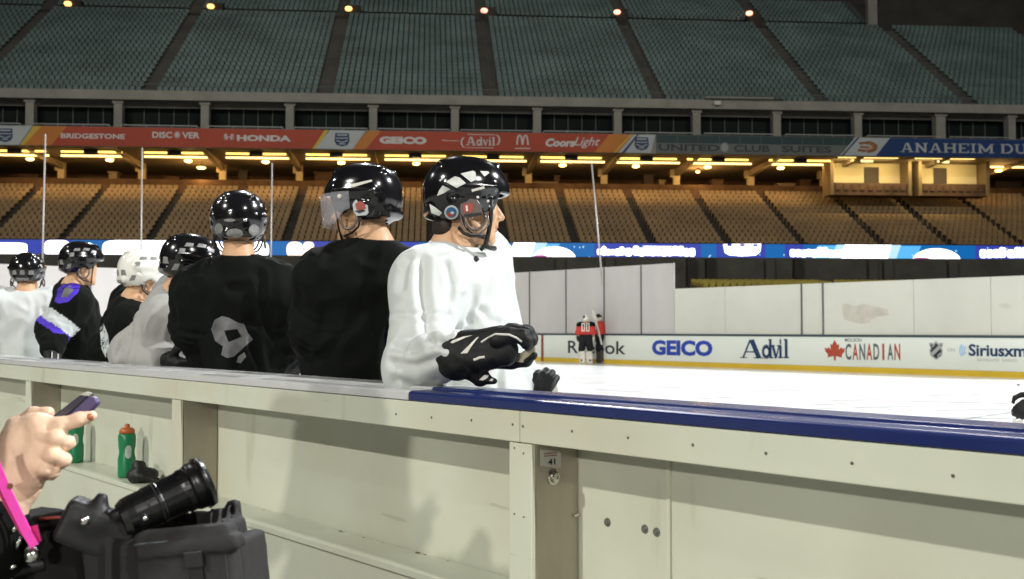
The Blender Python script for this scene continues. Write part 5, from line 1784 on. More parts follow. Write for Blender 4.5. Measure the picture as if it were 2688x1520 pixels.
mb.tube([pl(x, y, Yc + dy) for (x, y), dy in zip(Z1([(750, 960), (810, 1030), (900, 1065), (1000, 1060), (1080, 1055)]), (.01, .0, .0, .01, .02))], .006, 8)
mb.tube([pl(x, y, Yc + dy) for (x, y), dy in zip(Z1([(1165, 600), (1160, 760), (1150, 900), (1120, 1060), (1085, 1180), (1030, 1240)]), (.03, .035, .035, .035, .04, .05))], .0075, 8)
mb.tube([pl(x, y, Yc + dy) for (x, y), dy in zip(Z1([(1085, 1180), (1150, 1215), (1205, 1222)]), (.04, .07, .10))], .009, 8)
mb.build('chin_cup_strap', M['strap'], hm, smooth=True)
mb = MB()
for p in ((1120, 620), (1148, 685), (990, 572)):
    q = Z1([p])[0]; t = onto(tree, q[0], q[1], .0)
    if t is not None: mb.lathe(t, [(.005, 0), (.004, .003), (.002, .0035)], 10, (0, -1, 0))
mb.build('helmet_screw_or_glint', M['piping'], hm)
# hair at the nape, under the helmet
F = Field(hc - .2, hc + .2, .006)
Rh = H['Rh']
F.ell(hc + Rh @ np.array([-.085, 0, -.075]), (.035, .062, .052), Rh, .01)
org('hair', F, M['hair'], o)
# jaw stubble, a patch of the beard line that follows the jaw
# neck tie of the jersey
q = onto(bvh(H['jersey']), 1250, 681, .004)
if q is not None:
    mb = MB(); mb.lathe(q, [(.004, -.008), (.011, 0), (.004, .012)], 10, (0, 0, 1)); mb.build('lace_knot', M['strap'], H['jersey'], smooth=True)
# right glove, resting open above the rail
def gp(x, y, Y): return at(1120 + x / 5.823, 830 + y / 5.823, Y)
F = Field(gp(250, 1080, 3.0) - [.02, .16, .02], gp(1720, 60, 3.0) + [.02, .16, .03], .0045)
F.cone(gp(430, 640, 3.0), gp(640, 560, 2.99), .058, .058, .012)
F.ell(gp(470, 690, 2.99), (.045, .06, .052), None, .015)
F.cone(gp(620, 540, 2.985), gp(1130, 400, 2.96), .056, .046, .02)
F.cone(gp(800, 640, 2.95), gp(1200, 560, 2.93), .040, .036, .02)
for i in range(4):
    Y = (2.905, 2.935, 2.97, 3.0)[i]; dy = (62, 22, 0, -8)[i]; dx = (-70, -10, 0, -30)[i]
    a, b, c_, d_ = gp(1080, 300 + dy, Y), gp(1330 + dx, 228 + dy, Y), gp(1540 + dx, 250 + dy, Y), gp(1605 + dx, 350 + dy, Y)
    F.cone(a, b, .021, .021, .005); F.cone(b, c_, .021, .020, .004); F.cone(c_, d_, .020, .018, .004)
a, b, c_, d_ = gp(1050, 640, 2.98), gp(1290, 700, 2.97), gp(1520, 690, 2.96), gp(1640, 590, 2.95)
F.cone(a, b, .030, .020, .01); F.cone(b, c_, .018, .015, .006); F.cone(c_, d_, .013, .011, .006)
F.cone(gp(700, 800, 2.97), gp(820, 930, 2.97), .036, .026, .012)
F.cone(gp(820, 940, 2.965), gp(1020, 990, 2.955), .014, .010, .008)
gv, gf = F.mesh(2)
gn = vnormals(gv, gf)
gv = gv + gn * (.0022 * (ridged(gv * 38.) - .2))[:, None]
gl = mesh_obj('glove', gv, gf, M['glove'], o, None, True, False)
gt = bvh(gl)
mb = MB()
mb.prism([gp(x, y, 2.945) for x, y in ((1270, 565), (1450, 560), (1590, 440), (1660, 450), (1670, 570), (1630, 665), (1500, 720), (1370, 700))], (0, .012, 0))
mb.build('palm', M['glove_palm'], gl, bevel=.003)
def pipe(pts, r=.003, name='piping', m=None, parent=None, tr=None):
    q = []
    for (x0, y0), (x1, y1) in zip(pts[:-1], pts[1:]):
        for t in np.linspace(0, 1, 6, endpoint=False):
            p = onto(tr or gt, 1120 + (x0 + (x1 - x0) * t) / 5.823, 830 + (y0 + (y1 - y0) * t) / 5.823, .001)
            if p is not None: q.append(p)
    if len(q) > 1:
        mb = MB(); mb.tube(q, r, 6); mb.build(name, m or M['piping'], parent or gl, smooth=True)
pipe([(830, 400), (940, 330), (1050, 275), (1260, 285), (1380, 335), (1470, 405)], .0032)
pipe([(720, 672), (810, 635), (905, 622)], .0042)
mb = MB(); lay(mb, gt, [(1120 + x / 5.823, 830 + y / 5.823) for x, y in ((515, 572), (600, 490), (760, 330), (800, 312), (700, 440), (620, 565))], 0, .0015); mb.build('white_trim', M['piping'], gl, recalc=False)
mb = MB(); lay(mb, gt, [(1120 + x / 5.823, 830 + y / 5.823) for x, y in ((360, 405), (395, 370), (560, 310), (700, 290), (600, 325), (400, 415))], 0, .0015); mb.build('white_trim', M['piping'], gl, recalc=False)
mb = MB(); lay(mb, gt, [(1120 + x / 5.823, 830 + y / 5.823) for x, y in ((800, 975), (880, 900), (960, 895), (930, 945), (860, 985))], 0, .0015); mb.build('white_trim', M['piping'], gl, recalc=False)
mb = MB(); lay(mb, gt, [(1120 + x / 5.823, 830 + y / 5.823) for x, y in ((955, 985), (990, 950), (1025, 960), (1000, 995))], 0, .0015); mb.build('white_trim', M['piping'], gl, recalc=False)

# left glove beyond the hip, fingers up on the far side
g2, W2 = glove(o, at(1408, 1106, 3.80), (.14, .1, 1), (-.5, -1, .1), .006, .35, mirror=False)
mb = MB()
mb.prism([at(x, y, 3.70) for x, y in ((1442, 1040), (1462, 1010), (1467, 1040), (1460, 1052), (1447, 1050))], (0, .02, 0)); mb.build('white_trim', M['piping'], g2)

# ------------------------------------------------------------------ players behind, along the boards to the left
Gp = player('person in plain black jersey with clear visor looking left beside the white jersey', at(948, 1200, 4.14)[:2], R_(112), at(950, 545, 4.05), R_(163), R_(2), s=1.0, h=.007, hj=.010, detail=True,
            visor=True, vents=False, amp=.020, seed=5.1, sh_drop=.14, sh_w=.165, hh=.0055, pants='cloth_navy', girth=1.02, arms={'R': (at(1095, 850, 4.18), at(1085, 990, 4.42)), 'L': (at(846, 850, 4.03), at(850, 1015, 4.28))})
tree, hm = Gp['tree'], Gp['helmet']
ZV = lambda pts: [(800 + x / 5.6, 400 + y / 5.6) for x, y in pts]
Yg = 4.05 - .128
mb = MB()
po = ZV([(700, 760), (740, 700), (820, 672), (890, 690), (925, 780), (935, 890), (900, 925), (760, 935), (715, 860)])
mb.prism([at(x, y, Yg) for x, y in po], (0, .01, 0)); mb.build('ear_cover', M['ban_grey'], hm, bevel=.002)
mb = MB()
mb.quad([at(x, y, Yg - .002) for x, y in ZV([(740, 760), (800, 715), (870, 740), (900, 820), (860, 850), (760, 840)])], 0)
mb.quad([at(x, y, Yg - .002) for x, y in ZV([(730, 860), (850, 840), (895, 860), (800, 895)])], 1)
mb.build('ear_sticker', [M['badge_red'], M['strap']], hm, recalc=False)
mb = MB(); lay(mb, tree, ZV([(660, 500), (690, 465), (980, 400), (995, 425), (850, 455), (720, 510)])); mb.build('brand_plate', M['piping'], hm, recalc=False)

def patch_poly(ctx, polys, mats, name='jersey_patch', step=5.0):
    t = bvh(ctx['jersey'])
    mb = MB()
    for mi, p in polys:
        mb = MB(); lay(mb, t, p, 0, .002 + .0008 * mi, step); mb.build(name, mats[mi], ctx['jersey'], recalc=False)

Fp = player('person in black jersey seen from behind with ragged grey patch and shiny helmet', at(632, 1200, 4.95)[:2], R_(101), at(627, 597, 4.85), R_(103), R_(-2), s=1.0, h=.009, hj=.011,
            amp=.024, seed=8.3, hh=.006, girth=1.04, arms={'L': (at(520, 850, 4.85), at(560, 975, 5.15)), 'R': (at(768, 862, 4.92), at(730, 1000, 5.20))}, vents=False, sh_drop=.15, sh_w=.165)
mb = MB()
for p in (ell_px(616, 613, 22, 13), ell_px(574, 600, 11, 14), ell_px(667, 604, 14, 15), ell_px(603, 578, 16, 4)):
    mb = MB(); lay(mb, Fp['tree'], p, 0, .0015, 6); mb.build('vent', M['vent_grey'], Fp['helmet'], recalc=False)
for (px, py, r) in ((581, 517, .016), (655, 511, .009), (684, 537, .013), (644, 577, .010), (603, 553, .009), (556, 545, .010), (673, 560, .008), (592, 528, .008)):  # shiny domes added to imitate the highlights on this helmet
    t = onto(Fp['tree'], px, py, 0)
    if t is not None:
        n_ = np.array(t - Fp['hc']); n_ /= np.linalg.norm(n_)
        mb = MB(); mb.lathe(t - n_ * .003, [(r, 0), (r * .92, .004), (r * .6, .007), (r * .2, .0082)], 14, n_); mb.build('helmet_screw_or_glint', M['glint_dome'], Fp['helmet'], smooth=True)
ZF = lambda pts: [(400 + x / 2.24, 400 + y / 2.24) for x, y in pts]
patch_poly(Fp, [(0, ZF([(345, 1040), (365, 985), (410, 962), (455, 975), (500, 1000), (540, 1010), (560, 1060), (592, 1100), (570, 1118), (520, 1110), (495, 1085), (495, 1050), (420, 1045), (420, 1100), (470, 1108), (500, 1120), (480, 1200), (440, 1210), (405, 1190), (415, 1140), (370, 1110)])),
                (0, ZF([(505, 1200), (540, 1175), (552, 1200), (520, 1240), (495, 1235)])), (1, [(588, 868), (622, 864), (634, 884), (600, 898)])], [M['patch_grey'], M['jersey_black']])

Cp = player('person in grey jersey and dark shiny helmet bending towards the right', at(398, 1200, 5.45)[:2], R_(8), at(502, 703, 5.3), R_(30), R_(10), s=.95, jersey='jersey_grey', h=.010, hj=.012, amp=.018, seed=3.7, hh=.007,
            arms={'R': (at(352, 925, 5.15), at(440, 950, 5.0)), 'L': (at(455, 900, 5.65), at(490, 960, 5.6))}, ventmat=M['vent_grey'])
Dp = player('person in white helmet and black jersey between purple and grey jerseys', at(318, 1200, 6.3)[:2], R_(20), at(381, 728, 6.2), R_(35), R_(6), s=.96, helm='helm_white', h=.011, hj=.013, amp=.017, seed=6.6, hh=.008, ventmat=M['vent_grey'],
            arms={'R': (at(285, 915, 6.05), at(330, 965, 5.95)), 'L': None} if False else {'R': (at(285, 915, 6.05), at(330, 965, 5.95))})
patch_poly(Dp, [(0, [(262, 862), (272, 850), (284, 880), (288, 925), (278, 940), (266, 915)])], [M['ban_grey']])
def bstripe(c, x):
    """dark jersey with white and purple bands low on the sleeve"""
    m = np.zeros(len(c), int)
    for i in range(2):
        ax = x['el'][i] - x['sh'][i]; L = np.linalg.norm(ax); ax = ax / L
        t = (c - x['sh'][i]) @ ax / L
        near_ = np.linalg.norm(c - x['sh'][i] - np.clip(t, 0, 1.3)[:, None] * ax * L, axis=1) < .14
        out = ((c - x['nb']) @ x['Lt']) * (1 if i == 0 else -1) > .13
        m[near_ & out & (t > .55) & (t < .92)] = 1
        m[near_ & out & (t > .92) & (t < 1.12)] = 2
    return m
Bp = player('person in black jersey with purple shoulder patch and purple and white sleeve bands', at(212, 1200, 7.5)[:2], R_(25), at(216, 697, 7.4), R_(28), R_(4), s=1.0, h=.012, hj=.013, amp=.015, seed=1.9, hh=.008, stripe=bstripe, jmats=['ban_grey', 'purple'],
            arms={'R': (at(140, 862, 7.15), at(138, 925, 7.0))}, ventmat=M['vent_grey'])
patch_poly(Bp, [(0, [(143, 792), (150, 760), (175, 738), (205, 728), (217, 735), (205, 768), (180, 792), (155, 797)]), (1, [(160, 780), (168, 758), (185, 748), (193, 762), (178, 780)])], [M['purple'], M['patch_grey']])
Ap = player('person in white jersey and dark helmet at the left edge', at(66, 1200, 8.3)[:2], R_(112), at(73, 720, 8.2), R_(100), R_(0), s=.97, jersey='jersey_white', h=.012, hj=.014, amp=.018, seed=4.4, hh=.008,
            arms={'R': (at(128, 850, 8.25), at(108, 905, 8.5))}, ventmat=M['vent_grey'], girth=1.08)
# the player standing just outside the right edge, one glove hanging into view
Rp = player('person outside the right edge, only one dark glove with snowy cuff hangs into view', (3.87, 7.1), R_(80), (3.86, 7.15, 1.66), R_(80), 0, s=.98, h=.014, hj=.016, seed=7.7, hh=.010, group=None,
            arms={'L': (np.array([3.66, 7.06, 1.02]), np.array([3.47, 7.0, .83]), (-.85, -.15, -.55), (-.35, -.9, .25))})
mb = MB()
mb.tube([at(x, y, 6.93) for x, y in ((2660, 1104), (2670, 1112), (2684, 1108))], [.012, .02, .014], 8); mb.build('white_trim', M['piping'], Rp['gloveL'][0], smooth=True)

# ------------------------------------------------------------------ two goalies at the far boards
def goalie(label, px, Yd, head_px, heading, jersey, jm, stripe, seed, red):
    ft = at(px, 953, Yd)[:2]
    x = player(label, ft, heading, at(head_px[0], head_px[1], Yd), heading, R_(12), s=1.0, h=.022, hj=.024, amp=.012, seed=seed, hh=.012, jersey=jersey, jmats=jm, stripe=stripe, group='goalies talking at the far boards', smallskate=True, mask=True, gl=False, girth=1.1, hemz=1.06)
    o = x['o']
    hc, Rh = x['hc'], x['Rh']
    F = Field(hc - .22, hc + .22, .014)
    F.ell(hc + Rh @ np.array([.01, 0, .03]), (.145, .12, .145), Rh, 0); F.ell(hc + Rh @ np.array([.07, 0, -.08]), (.08, .08, .07), Rh, .03)
    mk = org('mask', F, [M['pad_white'], M['strap']], o, lambda c: ((((c - hc) @ Rh)[:, 1] > .035) & (((c - hc) @ Rh)[:, 2] > .02)).astype(int))
    Fv = np.array([math.cos(heading), math.sin(heading), 0]); Lv = np.array([-Fv[1], Fv[0], 0])
    for sd in (1, -1):
        a = np.array([ft[0], ft[1], 0]) + Lv * sd * .125
        mb = MB()
        fn = lambda p, q, z: a + Fv * p + Lv * q + np.array([0, 0, z])
        mb.box(fn, -.10, .13, -.105, .105, .02, .46); mb.build('leg_pad', M['pad_white'] if red != 2 else M['pad_dark'], o, bevel=.05)
    for i in range(2):
        F = Field(x['wr'][i] - .25, x['wr'][i] + .25, .016)
        if i == 0: F.ell(x['wr'][i], (.10, .12, .15), None, 0)
        else: F.box(x['wr'][i], (.10, .06, .17), rotz(heading), .02, 0)
        org('catch_glove' if i == 0 else 'blocker', F, M['pad_white'] if i else M['glove'], o)
    return x
def red_band(c, x):
    q = (c - x['nb']) @ x['up']
    return ((q < -.11)).astype(int)
G1 = goalie('person in black and red goalie jersey with white numerals seen from behind', 1538, 38.3, (1538, 838), R_(84), 'jersey_black', ['jersey_red'], red_band, 1.2, 1)
t = bvh(G1['jersey'])
for k in range(2):
    mb = MB(); cx = 1531 + 12 * k
    for p in ([(cx - 4.5, 848), (cx + 4.5, 848), (cx + 4.5, 851), (cx - 4.5, 851)], [(cx - 4.5, 867), (cx + 4.5, 867), (cx + 4.5, 870), (cx - 4.5, 870)], [(cx - 4.5, 851), (cx - 2, 851), (cx - 2, 867), (cx - 4.5, 867)], [(cx + 2, 851), (cx + 4.5, 851), (cx + 4.5, 867), (cx + 2, 867)]):
        lay(mb, t, p, 0, .012, 3)
    mb.build('numeral', M['piping'], G1['jersey'], recalc=False)
G2 = goalie('person in red goalie jersey with raised pale stick at the far boards', 1578, 38.9, (1572, 836), R_(160), 'jersey_red', [], None, 2.2, 2)
o = thing('goalie_stick', at(1566, 950, 38.6) * [1, 1, 0], 'pale goalie stick held upright by the red goalie', 'stick')
mb = MB(); mb.tube([at(1580, 905, 38.5), at(1562, 832, 38.45)], .035, 6); mb.build('shaft', M['piping'], o)
mb = MB(); mb.prism([at(x, y, 38.45) for x, y in ((1555, 814), (1559, 816), (1568, 836), (1562, 842), (1556, 834))], (0, .05, 0)); mb.build('paddle', M['pad_white'], o)
# puck on the ice
d = EYE * FOC / (1011 - 864)
X = (2670 - 1344) / FOC * d
mb = MB(); mb.lathe((X, d, .001), [(.038, 0), (.0385, .003), (.0385, .023), (.038, .0255)], 20)
tag(mb.build('puck', M['strap'], loc=(X, d, 0)), 'small black puck lying on the open ice at right', 'puck')
# ================================================================== OUR SIDE OF THE BOARDS
M['bag'] = mat('bag_nylon', (.024, .023, .023), .75, .3, noise=(60, .3, .08), bump=(420, .35, .0015))
M['bag_dk'] = mat('bag_lining', (.008, .008, .008), .8, .2)
M['lens'] = mat('lens_barrel', (.006, .006, .006), .3, .5, noise=(20, .3, .06))
M['cam'] = mat('camera_body', (.009, .009, .009), .5, .4, bump=(300, .3, .001))
M['pink'] = mat('pink_strap', (.98, .07, .52), .5, .35, noise=(70, .08, .05))
M['pink_dk'] = mat('pink_strap_edge', (.55, .02, .16), .5, .35)
M['phone'] = mat('phone_dark', (.03, .03, .05), .3, .5)
M['phone_case'] = mat('phone_purple', (.085, .06, .16), .4, .45)
M['nail_shading'] = mat('nail_shading', (.42, .13, .06), .3, .5)
M['bottle'] = mat('bottle_green', (.006, .19, .075), .35, .5)
M['bottle_cap'] = mat('bottle_orange', (.48, .12, .03), .4, .5)
M['bottle_mark'] = mat('bottle_mark', (.42, .52, .44), .4, .4)
M['chrome2'] = mat('clip_steel', (.6, .6, .58), .25, .6, metal=1.0)

def bnd(x0, x1, y0, y1, Y0, Y1, m=.03):
    p = np.array([at(x, y, Y) for x in (x0, x1) for y in (y0, y1) for Y in (Y0, Y1)])
    return p.min(0) - m, p.max(0) + m
# ---- bottles and pouch on the ledge
def ledge_pt(px, w=1.775, z=.583):
    Y = atw(px, w)
    return np.array([(px - 1344) / FOC * Y, Y, z])
def bottle(px, label, side):
    b = ledge_pt(px)
    o = thing('sports_bottle', b, label, 'bottle', 'green bottles on the ledge')
    mb = MB(); mb.lathe(b, [(.030, 0), (.037, .004), (.0385, .02), (.0385, .085), (.034, .105), (.0335, .120), (.037, .140), (.0385, .165), (.0385, .188), (.034, .198)], 28); mb.build('body', M['bottle'], o, smooth=True)
    mb = MB(); mb.lathe(b + [0, 0, .1985], [(.0335, 0), (.034, .014), (.024, .024), (.012, .026), (.011, .038), (.008, .042)], 20); mb.build('cap', M['bottle_cap'], o, smooth=True)
    mb = MB()
    n = 8
    for k in range(n):
        for j in range(3):
            t0 = R_(-90 + side - 24 + 48 * k / n); t1 = R_(-90 + side - 24 + 48 * (k + 1) / n)
            def hw(t): return .030 * math.sqrt(max(0, 1 - ((t - R_(-90 + side)) / R_(25)) ** 2))
            za0, zb0 = .118 + hw(t0) * (-1 + 2 * j / 3), .118 + hw(t0) * (-1 + 2 * (j + 1) / 3)
            za1, zb1 = .118 + hw(t1) * (-1 + 2 * j / 3), .118 + hw(t1) * (-1 + 2 * (j + 1) / 3)
            def q(t, z):
                r = np.interp(z, [.085, .105, .12, .14, .165], [.0385, .034, .0335, .037, .0385]) + .0012
                return b + [r * math.cos(t), r * math.sin(t), z]
            mb.quad([q(t0, za0), q(t1, za1), q(t1, zb1), q(t0, zb0)])
    mb.build('mark', M['bottle_mark'], o, recalc=False)
    return o
bottle(338, 'green sports bottle with orange cap standing alone on the white ledge', 30)
bottle(204, 'green sports bottle half hidden behind the hand with the phone', 20)
b = ledge_pt(382, 1.77)
F = Field(b - [.12, .12, .01], b + [.12, .12, .14], .005)
F.ell(b + [-.015, 0, .030], (.058, .045, .034), None, .02); F.ell(b + [-.02, 0, .065], (.030, .030, .034), rotx(.3), .012); F.ell(b + [.03, .01, .035], (.03, .03, .028), None, .015); F.cone(b + [.01, -.02, .03], b + [.07, -.02, .012], .016, .010, .01)
F.fn(lambda P: P[..., 2] - (b[2] + .001), 'cut')
tag(org('pouch', F, M['cam'], None, None, lambda v, n: .004 * (ridged(v * 45) - .2), loc=tuple(b)), 'lumpy small black pouch on the ledge beside the green bottle', 'pouch')

# ---- the photographer at our left: only the hand, the sleeve and the lanyard reach into view
Ph = player('person at left edge typing on a purple phone, black sleeve and pink lanyard', (-1.22, 1.30), R_(60), (-1.12, 1.46, 1.66), R_(48), R_(14), s=.98, civil=True, helm=None, jersey='jersey_black', girth=.82, h=.012, hj=.012, amp=.010, seed=9.2, group=None,
            arms={'R': (at(-330, 1640, 1.52), at(-20, 1400, 1.655), 'none'), 'L': (np.array([-1.42, 1.62, 1.12]), np.array([-1.05, 1.86, 1.10]), 'none')}, skin='skin_pale', sh_drop=.06)
po = Ph['o']
hcp, Rp_ = Ph['hc'], Ph['Rh']
F = Field(hcp - .2, hcp + .2, .01); F.ell(hcp + Rp_ @ np.array([-.02, 0, .05]), (.107, .088, .088), Rp_, 0); F.ell(hcp + Rp_ @ np.array([-.05, 0, -.03]), (.075, .084, .09), Rp_, .03)
org('hair', F, M['hair'], po)
P_ = lambda x, y, Y=1.69: at(x, y, Y)
lo = at(-330, 1700, 1.5); hi = at(290, 1010, 1.85)
F = Field(*bnd(-160, 260, 1060, 1560, 1.60, 1.76, .03), .0034)
F.cone(P_(-150, 1520, 1.60), P_(12, 1345, 1.675), .036, .028, .01)
F.cone(P_(8, 1350, 1.675), P_(40, 1270, 1.685), .028, .031, .02)
F.ell(P_(58, 1195, 1.69), (.042, .026, .058), roty(.35), .02)
F.cone(P_(28, 1290, 1.69), P_(60, 1140, 1.70), .030, .026, .02)
F.cone(P_(60, 1270, 1.685), P_(95, 1215, 1.675), .026, .020, .02)
for pts, rs in (([(82, 1112, 1.690), (160, 1116, 1.680), (208, 1101, 1.685), (240, 1092, 1.69)], (.0165, .0118, .0104, .0086)),
                ([(96, 1145, 1.684), (148, 1150, 1.668), (178, 1162, 1.682), (168, 1174, 1.71)], (.0165, .0118, .0102, .009)),
                ([(90, 1180, 1.680), (138, 1194, 1.664), (168, 1207, 1.676), (160, 1218, 1.70)], (.0165, .0115, .0098, .009)),
                ([(82, 1215, 1.680), (118, 1230, 1.666), (140, 1238, 1.676), (136, 1248, 1.695)], (.0155, .0105, .009, .008)),
                ([(30, 1180, 1.725), (42, 1118, 1.748), (88, 1088, 1.755), (128, 1083, 1.752)], (.019, .0145, .0118, .0095))):
    for (a, b_, ra, rb) in zip(pts[:-1], pts[1:], rs[:-1], rs[1:]):
        F.cone(at(*a), at(*b_), ra, rb, .0065)
    for (x, y, Y), r in zip(pts[1:3], rs[1:3]):
        F.ell(at(x, y, Y), (r * 1.01,) * 3, None, .004)
for (x, y) in ((96, 1108), (108, 1142), (100, 1180), (88, 1215)):
    F.ell(at(x, y, 1.678), (.0135, .0125, .0125), None, .016)
hv, hf = F.mesh(2)
hn = vnormals(hv, hf)
hv = hv + hn * (.0006 * (ridged(hv * 120.) - .2))[:, None]
# the hand belongs to the body's own mesh
bm = bmesh.new(); bm.from_mesh(Ph['body'].data)
off = Vector(wloc(Ph['body']))
nv = [bm.verts.new(Vector(p) - off) for p in hv]
for q in hf:
    fc = bm.faces.new([nv[i] for i in q]); fc.smooth = True
bm.to_mesh(Ph['body'].data); bm.free(); Ph['body'].data.update()
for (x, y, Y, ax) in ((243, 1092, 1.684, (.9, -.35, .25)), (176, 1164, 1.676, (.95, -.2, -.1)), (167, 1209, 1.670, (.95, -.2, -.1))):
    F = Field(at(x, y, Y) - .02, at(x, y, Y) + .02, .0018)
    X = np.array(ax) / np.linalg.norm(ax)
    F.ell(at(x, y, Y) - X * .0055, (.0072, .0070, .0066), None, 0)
    org('fingernail', F, M['nail_shading'], po)  # nail tips, with the fingertips' reddish shading put into their colour
# sleeve cuff close to the picture's corner
F = Field(at(-330, 1700, 1.5) - .12, at(60, 1300, 1.75) + .12, .007)
F.cone(at(-330, 1640, 1.52), at(-8, 1385, 1.66), .066, .047, .02); F.cone(at(-20, 1392, 1.658), at(4, 1368, 1.668), .045, .036, .003, 'cut')
org('sleeve', F, M['jersey_black'], po, None, lambda v, n: .005 * (ridged(v * 26.) - .2))
# phone in its folding case, held in the hand
o = thing('phone', at(180, 1075, 1.71), 'phone in a purple case held up by the hand at left', 'phone')
mb = MB(); mb.prism([at(x, y, 1.712) for x, y in ((118, 1120), (150, 1108), (186, 1082), (230, 1041), (247, 1043), (255, 1058), (238, 1078), (192, 1104), (140, 1128))], (.004, .009, 0)); mb.build('case', M['phone_case'], o, bevel=.0025)
mb = MB(); mb.prism([at(x, y, 1.722) for x, y in ((96, 1126), (140, 1090), (206, 1039), (226, 1031), (240, 1033), (231, 1042), (186, 1083), (150, 1109), (112, 1130))], (.003, .009, 0)); mb.build('handset', M['phone'], o, bevel=.002)
mb = MB(); mb.prism([at(x, y, 1.7205) for x, y in ((208, 1036), (226, 1029), (241, 1032), (234, 1040))], (.0, .004, 0)); mb.build('end_glint', M['piping'], o)  # white glint at the phone's end, put on as a pale sliver
# lanyard
o = thing('lanyard', at(60, 1370, 1.60), 'bright pink lanyard strap with steel clip hanging by the black sleeve', 'lanyard')
def ribbon(mb, pts, w, Y, mi, th=.002):
    L = []
    for i, p in enumerate(pts):
        a = np.array(pts[max(i - 1, 0)], float); b = np.array(pts[min(i + 1, len(pts) - 1)], float)
        t = (b - a) / np.linalg.norm(b - a); n = np.array([-t[1], t[0]])
        L.append((np.array(p) - n * w / 2, np.array(p) + n * w / 2))
    v, f = [], []
    for (a, b) in L:
        for dy in (0, th):
            for q in (a, b): 
                p = at(q[0], q[1], Y); v.append((p[0], p[1] + dy, p[2]))
    for i in range(len(L) - 1):
        k = i * 4
        f += [(k, k + 1, k + 5, k + 4), (k + 2, k + 6, k + 7, k + 3), (k, k + 4, k + 6, k + 2), (k + 1, k + 3, k + 7, k + 5)]
    f += [(0, 2, 3, 1), (len(v) - 4, len(v) - 3, len(v) - 1, len(v) - 2)]
    mb.add(v, f, mi)
mb = MB(); ribbon(mb, [(-30, 1180), (-6, 1235), (18, 1292), (44, 1345), (68, 1395), (84, 1422), (90, 1434)], 25, 1.600, 0); ribbon(mb, [(-14, 1260), (30, 1340), (60, 1395), (92, 1428), (98, 1420), (88, 1380)], 20, 1.606, 1)
mb.build('strap', [M['pink'], M['pink_dk']], o)
mb = MB(); mb.lathe(at(27, 1276, 1.5985), [(.0045, 0), (.0045, .001), (.002, .0012)], 14, (0, -1, 0)); mb.build('snap', M['ink_brown'], o)
mb = MB(); mb.lathe(at(84, 1456, 1.605), [(.002, -.012), (.010, -.008), (.012, 0), (.009, .008), (.003, .012)], 16, (1, .1, .1)); mb.tube([at(84 + 14 * math.cos(t), 1446 + 12 * math.sin(t), 1.604) for t in np.linspace(0, 6.28, 16)], .0022, 6); mb.build('clip', M['chrome2'], o, smooth=True)
mb = MB()
for (x, y, a, b) in ((28, 1330, 26, 12), (38, 1388, 20, 26), (48, 1425, 14, 30), (20, 1492, 46, 14)):
    mb.tube([at(x - a / 2, y + b / 2, 1.612), at(x, y, 1.610), at(x + a / 2, y - b / 2, 1.612)], [.003, .0045, .003], 8)
mb.build('ring', M['chrome2'], o, smooth=True)

# ---- camera bag with a camera lying on it
bg_o = thing('camera_bag', at(455, 1560, 1.66), 'big black open camera bag with front pocket under the camera', 'bag')
RB = rotz(R_(-10)) @ roty(R_(-7))
B = lambda x, y, Y: at(x, y, Y)
lo = B(40, 1800, 1.5); hi = B(740, 1270, 1.9)
F = Field(*bnd(230, 660, 1290, 1720, 1.58, 1.80, .02), .0055)
F.box(B(452, 1545, 1.68), (.100, .080, .092), RB, .010, 0)
F.box(B(580, 1385, 1.70), (.012, .060, .036), RB, .006, .010)
F.box(B(440, 1400, 1.76), (.10, .010, .034), RB, .006, .01)
F.box(B(452, 1480, 1.69), (.084, .064, .09), RB, .014, .006, 'cut')
F.box(B(452, 1420, 1.70), (.084, .058, .05), RB, .014, .006, 'cut')
org('body', F, M['bag'], bg_o, None, lambda v, n: .0014 * (ridged(v * 17.) - .25) + .0006 * (ridged(v * 60.) - .2))
F = Field(*bnd(340, 660, 1390, 1720, 1.56, 1.62, .03), .005)
F.box(B(500, 1530, 1.585), (.076, .020, .082), RB, .009, 0); F.box(B(500, 1432, 1.575), (.079, .019, .011), RB, .006, .003)
org('front_pocket', F, M['bag'], bg_o, None, lambda v, n: .0014 * (ridged(v * 19. + 4) - .25) + .0005 * (ridged(v * 70.) - .2))
F = Field(*bnd(620, 700, 1370, 1640, 1.63, 1.76, .03), .005)
F.box(B(650, 1525, 1.69), (.017, .052, .072), RB, .008, 0)
org('side_pocket', F, M['bag'], bg_o, None, lambda v, n: .0014 * (ridged(v * 21. + 9) - .25))
F = Field(*bnd(20, 340, 1320, 1680, 1.64, 1.80, .03), .006)
F.box(B(186, 1515, 1.72), (.072, .065, .090), RB, .03, 0); F.box(B(150, 1362, 1.72), (.055, .04, .010), RB @ roty(.15), .006, .01); F.cone(B(95, 1372, 1.66), B(215, 1352, 1.66), .012, .010, .01)
org('flap', F, M['bag_dk'], bg_o, None, lambda v, n: .005 * (ridged(v * 20. + 2) - .25))
mb = MB(); mb.tube([B(104, 1362, 1.645), B(150, 1358, 1.64), B(196, 1362, 1.645)], .0022, 6); mb.build('red_piping', M['badge_red'], bg_o, smooth=True)
mb = MB(); mb.tube([B(120, 1480, 1.66), B(20, 1500, 1.66), B(-160, 1440, 1.60), np.array([-1.02, 1.28, 1.46]), np.array([-1.10, 1.22, 1.43])], .011, 8); mb.build('shoulder_strap', M['strap'], bg_o, smooth=True)
mb = MB(); mb.box(lambda a, b, c: B(282 + a, 1400 + b, 1.592 + c), -6, 10, 10, 130, -.004, .004); mb.build('webbing', M['strap'], bg_o)
